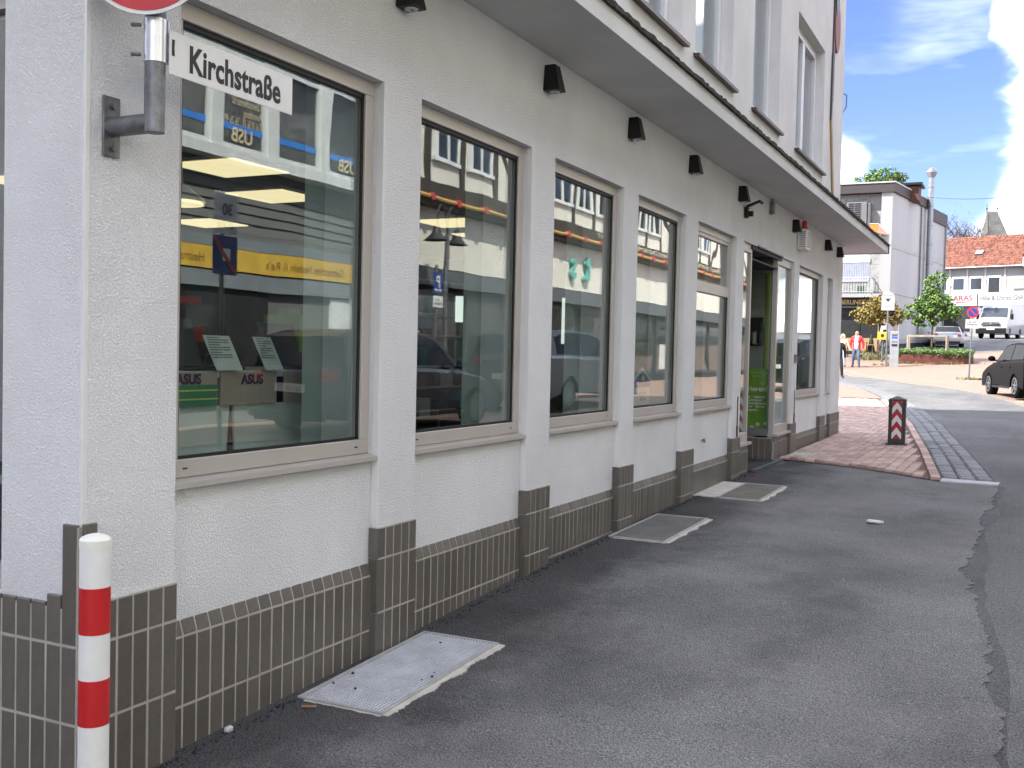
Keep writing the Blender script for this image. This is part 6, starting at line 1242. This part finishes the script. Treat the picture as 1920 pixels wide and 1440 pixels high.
# planter
PX0, PX1, PY0, PY1 = -3.15, .35, 55.2, 58.0
t = thing('planter', 'low rust brown steel planter bed with green ground cover on the square', 'planter', ((PX0 + PX1) / 2, PY0, g(PY0)), world_coords=True)
pts = [(PX0 + .25, PY0 - .05), (PX1 - .4, PY0 + .15), (PX1, PY0 + .8), (PX1 - .3, PY1), (PX0 + .3, PY1), (PX0, PY0 + .7)]
for i in range(6):
    a, b = pts[i], pts[(i + 1) % 6]; q = MB(); q.bar((a[0], a[1], g(a[1]) + .22), (b[0], b[1], g(b[1]) + .22), .012, .50); q.build('steel_wall', M_rust, t)
q = MB(); q.add([(x, y, g(y) + .36) for x, y in pts], [tuple(range(6))]); q.build('soil', M_joint, t, recalc=False)
def tuft(q, x, y, z, n, h, r, mi, lean=.5, w=.012):
    for _ in range(n):
        a = r.uniform(0, 6.28); L = h * r.uniform(.5, 1.15); o = Vector((r.gauss(0, .04), r.gauss(0, .04), 0)); d_ = Vector((math.cos(a) * lean, math.sin(a) * lean, 1)).normalized(); s = Vector((-math.sin(a), math.cos(a), 0)) * w; b = Vector((x, y, z)) + o; m1 = b + d_ * L * .6; e = b + d_ * L + Vector((math.cos(a), math.sin(a), -.5)) * L * .18
        q.add([b - s, b + s, m1 + s, m1 - s, e], [(0, 1, 2, 3), (3, 2, 4)], mi)
q = MB(); rp = random.Random(14)
for _ in range(620):
    x = rp.uniform(PX0 + .1, PX1 - .1); y = rp.uniform(PY0 + .05, PY1 - .1); tuft(q, x, y, g(y) + .34, 9, rp.uniform(.22, .45), rp, rp.randrange(3), .7, .016)
    for _ in range(4): leaf_quad(q, Vector((x + rp.gauss(0, .1), y + rp.gauss(0, .1), g(y) + .45 + rp.uniform(0, .22))), Vector((rp.uniform(-.6, .6), rp.uniform(-.9, .2), 1)).normalized(), .13, rp, rp.randrange(3))
stuff(q.build('ground_cover', [leafm('cover_green', (.07, .13, .03)), leafm('cover_light', (.14, .21, .055)), leafm('cover_dark', (.045, .09, .02))], t, recalc=False))
q = MB()
for (x, y, n, sp) in ((-2.9, 54.9, 26, .45), (-2.2, 55.0, 22, .3), (-1.0, 55.05, 22, .3), (-.5, 55.1, 20, .25), (.55, 47.95, 20, .25), (.9, 47.8, 18, .25), (-3.6, 53.6, 14, .25), (1.3, 55.9, 6, .4)):
    for _ in range(n): xx = x + rp.gauss(0, sp); yy = y + rp.gauss(0, .1); tuft(q, xx, yy, g(yy) + .02, 6, rp.uniform(.08, .22), rp, rp.randrange(3), .8, .01)
stuff(q.build('weeds', [leafm('weed_green', (.14, .17, .04)), leafm('weed_straw', (.30, .27, .11)), LG[2]], None, recalc=False), 'low weeds growing along the planter foot and around the sign pole', 'weeds')
q = MB()
for _ in range(90): x = rp.uniform(-5.4, -4.0); y = 57.0 + rp.gauss(0, .25); tuft(q, x, y, g(y) + .02, 10, rp.uniform(.2, .55), rp, rp.randrange(2), .6, .012)
stuff(q.build('grass_bed', [leafm('dry_grass', (.32, .29, .16)), leafm('dry_grass_green', (.16, .18, .07))], None, recalc=False), 'dry ornamental grass bed in front of the grill shop', 'grass')
for i, (x, y, h, w, lab) in enumerate(((-4.75, 58.3, .95, .22, 'small clipped cone shrub between the cafe tables'), (-4.05, 58.0, 1.25, .34, 'larger dark cone shrub behind the ticket machine'))):
    t = thing('cone_shrub', lab, 'shrub', (x, y, g(y)), group='clipped shrubs at the grill shop'); q = MB(); q.lathe([(.14, 0), (.18, .28), (.16, .28)], n=14); q.build('pot', M_blackm, t); q = MB(); q.cyl((0, 0, .2), (0, 0, .5), .02, n=8); q.build('stem', M_bark, t); q = MB(); rs = random.Random(i)
    for _ in range(1100): z = rs.uniform(0, 1) ** 1.3; a = rs.uniform(0, 6.28); rr_ = w * (1 - z * .8) * rs.uniform(.75, 1.1); leaf_quad(q, Vector((math.cos(a) * rr_, math.sin(a) * rr_, .28 + z * h)), Vector((math.cos(a), math.sin(a), .5)).normalized(), .07, rs, 0)
    q.build('foliage', leafm('shrub_dark', (.02, .04, .014)), t, recalc=False)
# cafe furniture
for i, (x, y) in enumerate(((-4.62, 57.9), (-5.7, 58.6))):
    t = thing('cafe_table', ('pale topped cafe table right of the man in red', 'pale topped cafe table behind the couple')[i], 'table', (x, y, g(y)), group='cafe tables'); q = MB(); q.box(-.35, -.35, .72, .35, .35, .75); q.build('table_top', M_wood, t); q = MB(); q.cyl((0, 0, 0), (0, 0, .72), .03, n=10); q.build('leg', M_galv, t); q = MB(); q.box(-.25, -.25, 0, .25, .25, .02); q.build('foot', M_galv, t)
for i, (x, y, rz) in enumerate(((-4.15, 57.9, 1.5), (-5.15, 58.1, -1.5), (-6.2, 58.7, -1.5))):
    t = thing('cafe_chair', ('dark cafe chair right of the nearest table', 'dark cafe chair left of the nearest table', 'dark cafe chair at the far table')[i], 'chair', (x, y, g(y)), rz, 'cafe chairs'); q = MB(); q.box(-.22, -.22, .43, .22, .22, .46); q.build('seat', M_blackm, t); q = MB(); q.box(-.22, .19, .5, .22, .22, .88); q.build('backrest', M_blackm, t)
    for sx in (-1, 1):
        for sy in (-1, 1): q = MB(); q.cyl((sx * .2, sy * .2, 0), (sx * .2, sy * .2, .43 if sy < 0 else .88), .014, n=6); q.build('leg', M_blackm, t)

# ------------------------------------------------------------------ signs on the square
t = pole_thing('no_stopping_sign', 'round blue and red no parking sign with white plate on the square', 'sign', .53, 47.9, 2.95, .035); t.rotation_euler = (0, rad(1.5), 0)
q = MB(); q.M = Matrix.Translation((0, -.04, 2.86)) @ Matrix.Rotation(rad(90), 4, 'X'); q.cyl((0, 0, 0), (0, 0, .006), .235, n=32); dsk = q.build('disc', M_red, t); q = MB(); q.M = Matrix.Translation((0, -.047, 2.86)) @ Matrix.Rotation(rad(90), 4, 'X'); q.cyl((0, 0, 0), (0, 0, .003), .185, n=32); q.build('blue_face', M_blue, dsk); q = MB(); q.bar((-.14, -.052, 3.0), (.14, -.052, 2.72), .055, .004, up=(0, 1, 0)); q.build('diagonal', M_red, dsk)
q = MB(); q.box(-.26, -.045, 2.18, .26, -.036, 2.56); z = q.build('plate', M_signf, t, bevel=.006); text('Be- und\nEntladezone', .115, M_black, z, (0, -.047, 2.42), S_, align='CENTER', bold=.001, sx=.75)
t = pole_thing('town_sign', 'white rounded top town sign with black arrow on a tall pole', 'sign', -3.35, 52.9, 3.2, .045)
q = MB(); q.prism([(-.30, -.06, 2.72), (.30, -.06, 2.72), (.30, -.06, 3.35)] + [(.30 * math.cos(a), -.06, 3.35 + .28 * math.sin(a)) for a in [math.pi * k / 12 for k in range(1, 12)]] + [(-.30, -.06, 3.35)], (0, .012, 0)); z = q.build('plate', pm('plate_grey', (.34, .345, .34), rough=.6), t); q = MB(); q.prism([(-.12, -.063, 3.28), (.12, -.063, 3.28), (0, -.063, 3.12)], (0, .002, 0)); q.build('arrow', M_black, z)
text('Parkscheinautomat', .075, M_ink, z, (0, -.062, 3.42), S_, align='CENTER', sx=.8); text('hier\nParkschein lösen', .075, M_ink, z, (0, -.062, 2.97), S_, align='CENTER', sx=.8)
t = thing('ticket_machine', 'grey parking ticket machine column beside the town sign pole', 'ticket machine', (-3.02, 53.1, g(53.1)), .1); q = MB(); q.box(-.20, -.15, 0, .20, .15, 1.72); q.build('cabinet', pm('machine_grey', (.30, .315, .33), rough=.5, metal=.2), t, bevel=.02)
for (z0_, z1_, mm) in ((1.5, 1.56, M_black), (1.36, 1.47, M_bl), (1.18, 1.22, M_black), (.98, 1.10, M_black)): q = MB(); q.box(-.13, -.153, z0_, .13, -.1505, z1_); q.build('panel_mark', mm, t)
t = thing('letter_box', 'yellow letter box on a post left of the ticket machine', 'letter box', (-3.85, 55.5, g(55.5))); q = MB(); q.box(-.24, -.15, 1.15, .24, .15, 1.55); q.build('box', pm('post_yellow', (.72, .42, .02), rough=.5), t, bevel=.03); q = MB(); q.cyl((0, 0, 0), (0, 0, 1.15), .04, n=8); q.build('post', M_galv, t); q = MB(); q.cyl((0, -.152, 1.36), (0, -.156, 1.36), .09, n=16); q.build('horn_emblem', M_black, t)

# ------------------------------------------------------------------ people
def seg_dist(c, a, b):
    d_ = b - a; u = max(0, min(1, (c - a).dot(d_) / max(1e-6, d_.length_squared)))
    return (c - a - d_ * u).length
def person(lab, loc, rz, J, Rr, col, extra, H=1.78):
    """J: joint dict, skeleton skinned into one surface; col(v,tag) gives the material"""
    t = thing('person', lab, 'person', loc, rz)
    edges = [('pel', 'bel'), ('bel', 'che'), ('che', 'nec'), ('nec', 'hea'), ('hea', 'top'), ('che', 'ls'), ('ls', 'le'), ('le', 'lw'), ('lw', 'lh'), ('che', 'rs'), ('rs', 're'), ('re', 'rw'), ('rw', 'rh'), ('pel', 'lp'), ('lp', 'lk'), ('lk', 'la'), ('la', 'lf'), ('pel', 'rp'), ('rp', 'rk'), ('rk', 'ra'), ('ra', 'rf')]
    names = list(J); me = bpy.data.meshes.new('body'); me.from_pydata([J[n] for n in names], [(names.index(a), names.index(b)) for a, b in edges], []); ob = bpy.data.objects.new('body', me); COL.objects.link(ob)
    ob.modifiers.new('s', 'SKIN'); ob.modifiers['s'].use_smooth_shade = True; ss = ob.modifiers.new('u', 'SUBSURF'); ss.levels = 2; ss.render_levels = 2
    sv = me.skin_vertices[0].data
    for i, n in enumerate(names): sv[i].radius = Rr[n] if isinstance(Rr[n], tuple) else (Rr[n], Rr[n]); sv[i].use_root = (n == 'pel')
    dg = bpy.context.evaluated_depsgraph_get(); m2 = bpy.data.meshes.new_from_object(ob.evaluated_get(dg)); bpy.data.objects.remove(ob)
    mats = []; m2.materials.clear(); keys = []
    for p in m2.polygons:
        c = p.center; best = min((seg_dist(c, Vector(J[a]), Vector(J[b])), (a, b)) for a, b in edges)[1]
        m_ = col(c, best)
        if m_ not in keys: keys.append(m_)
        p.material_index = keys.index(m_)
    for m_ in keys: m2.materials.append(m_)
    link('body', m2, t); hd = Vector(J['hea']); extra(t, hd); return t
M_jr = pm('red_jacket', (.50, .025, .035), rough=.7, var=.12, vscale=9); M_sh = pm('light_shirt', (.55, .58, .68), rough=.8); M_je = pm('blue_jeans', (.075, .11, .17), rough=.85, var=.2, vscale=8); M_jel = pm('light_jeans', (.28, .38, .52), rough=.85, var=.15); M_bei = pm('beige_cardigan', (.52, .44, .34), rough=.9); M_bcoat = pm('black_coat', (.012, .012, .014), rough=.8); M_shoe = pm('dark_shoe', (.02, .02, .022), rough=.6); M_hairb = pm('blonde_hair', (.68, .54, .30), rough=.7, var=.15, vscale=20); M_hairg = pm('grey_hair', (.35, .30, .26), rough=.8)
J = dict(pel=(0, 0, .94), bel=(0, 0, 1.10), che=(0, -.01, 1.36), nec=(0, -.01, 1.52), hea=(0, -.02, 1.64), top=(0, -.015, 1.73), ls=(-.20, 0, 1.43), le=(-.30, .02, 1.16), lw=(-.28, -.05, .92), lh=(-.27, -.07, .84), rs=(.20, 0, 1.43), re=(.30, .05, 1.16), rw=(.30, .02, .92), rh=(.30, .0, .84), lp=(-.10, 0, .88), lk=(-.14, -.06, .50), la=(-.18, .06, .10), lf=(-.19, -.09, .04), rp=(.10, 0, .88), rk=(.13, -.14, .50), ra=(.17, -.10, .09), rf=(.21, -.27, .04))
Rr = dict(pel=(.17, .125), bel=(.165, .125), che=(.19, .13), nec=.06, hea=(.078, .095), top=(.055, .07), ls=.085, le=.065, lw=.05, lh=.038, rs=.085, re=.065, rw=.05, rh=.038, lp=.105, lk=.075, la=.055, lf=.042, rp=.105, rk=.075, ra=.055, rf=.042)
def colman(c, e):
    e = set(e)
    if c.z > 1.50: return M_skin
    if e & {'lh', 'rh'} and c.z < .90 and abs(c.x) > .2: return M_skin
    if e & {'lf', 'rf'}: return M_shoe
    if c.z > .90 and not (e & {'lk', 'rk'}): return M_sh if (abs(c.x) < .075 and c.y < -.02) else M_jr
    if c.z > .84 and abs(c.x) > .24: return M_jr
    return M_je
def face(hair):
    def f(t, h):
        q = MB(); q.ball((h.x, h.y - .105, h.z - .005), (.014, .022, .022), 8, 6); q.build('nose', M_skin, t)
        for s in (-1, 1):
            q = MB(); q.ball((h.x + s * .03, h.y - .088, h.z + .02), .011, 8, 6); q.build('eye', M_black, t); q = MB(); q.ball((h.x + s * .082, h.y, h.z), (.012, .02, .03), 8, 6); q.build('ear', M_skin, t)
        q = MB(); q.box(h.x - .025, h.y - .094, h.z - .055, h.x + .025, h.y - .086, h.z - .047); q.build('mouth', pm('lips', (.35, .12, .10), rough=.6), t)
        hair(t, h)
    return f
def hair_short(t, h): q = MB(); q.ball((h.x, h.y + .03, h.z + .02), (.083, .075, .075), 14, 10); q.build('hair', M_hairg, t, smooth=True)
def hair_long(t, h):
    q = MB(); q.ball((h.x, h.y + .015, h.z + .045), (.10, .105, .09), 14, 10); q.ball((h.x, h.y + .05, h.z - .06), (.10, .075, .13), 14, 10)
    for s in (-1, 1): q.ball((h.x + s * .08, h.y - .01, h.z - .05), (.035, .06, .11), 10, 8)
    q.build('hair', M_hairb, t, smooth=True)
person('man in a red jacket and blue jeans walking across the square', (-4.6, 51.95, g(51.95) + .02), rad(-8), J, Rr, colman, face(hair_short))
J2 = {k: (v[0] * .88, v[1], v[2] * .90) for k, v in J.items()}; J2['rw'] = (.36, -.02, .86); J2['rh'] = (.42, -.03, .80); J2['re'] = (.29, .0, 1.02); R2_ = {k: (tuple(a * .86 for a in v) if isinstance(v, tuple) else v * .82) for k, v in Rr.items()}
def colwom(c, e):
    e = set(e)
    if c.z > 1.36: return M_skin
    if e & {'lh', 'rh'} and abs(c.x) > .22 and c.z < .86: return M_skin
    if e & {'lf', 'rf'}: return M_shoe
    if c.z > .80 and not (e & {'lk', 'rk'}): return M_bei
    return M_jel
person('blonde woman in a beige cardigan walking beside the man in red', (-5.24, 51.95, g(51.95) + .02), rad(-6), J2, R2_, colwom, face(hair_long))
J3 = {k: (v[0] * .95, v[1], v[2] * .96) for k, v in J.items()}
def colcoat(c, e):
    e = set(e)
    if c.z > 1.46 or (e & {'lh', 'rh'} and c.z < .84 and abs(c.x) > .22): return M_skin
    if e & {'lf', 'rf'}: return M_shoe
    return M_bcoat
person('person in a black coat half hidden by the far corner of the shop', (-4.24, 44.2, g(44.2) + .02), rad(20), J3, Rr, colcoat, face(hair_short))
for o in list(bpy.data.objects):
    if '_w' in o: del o['_w']
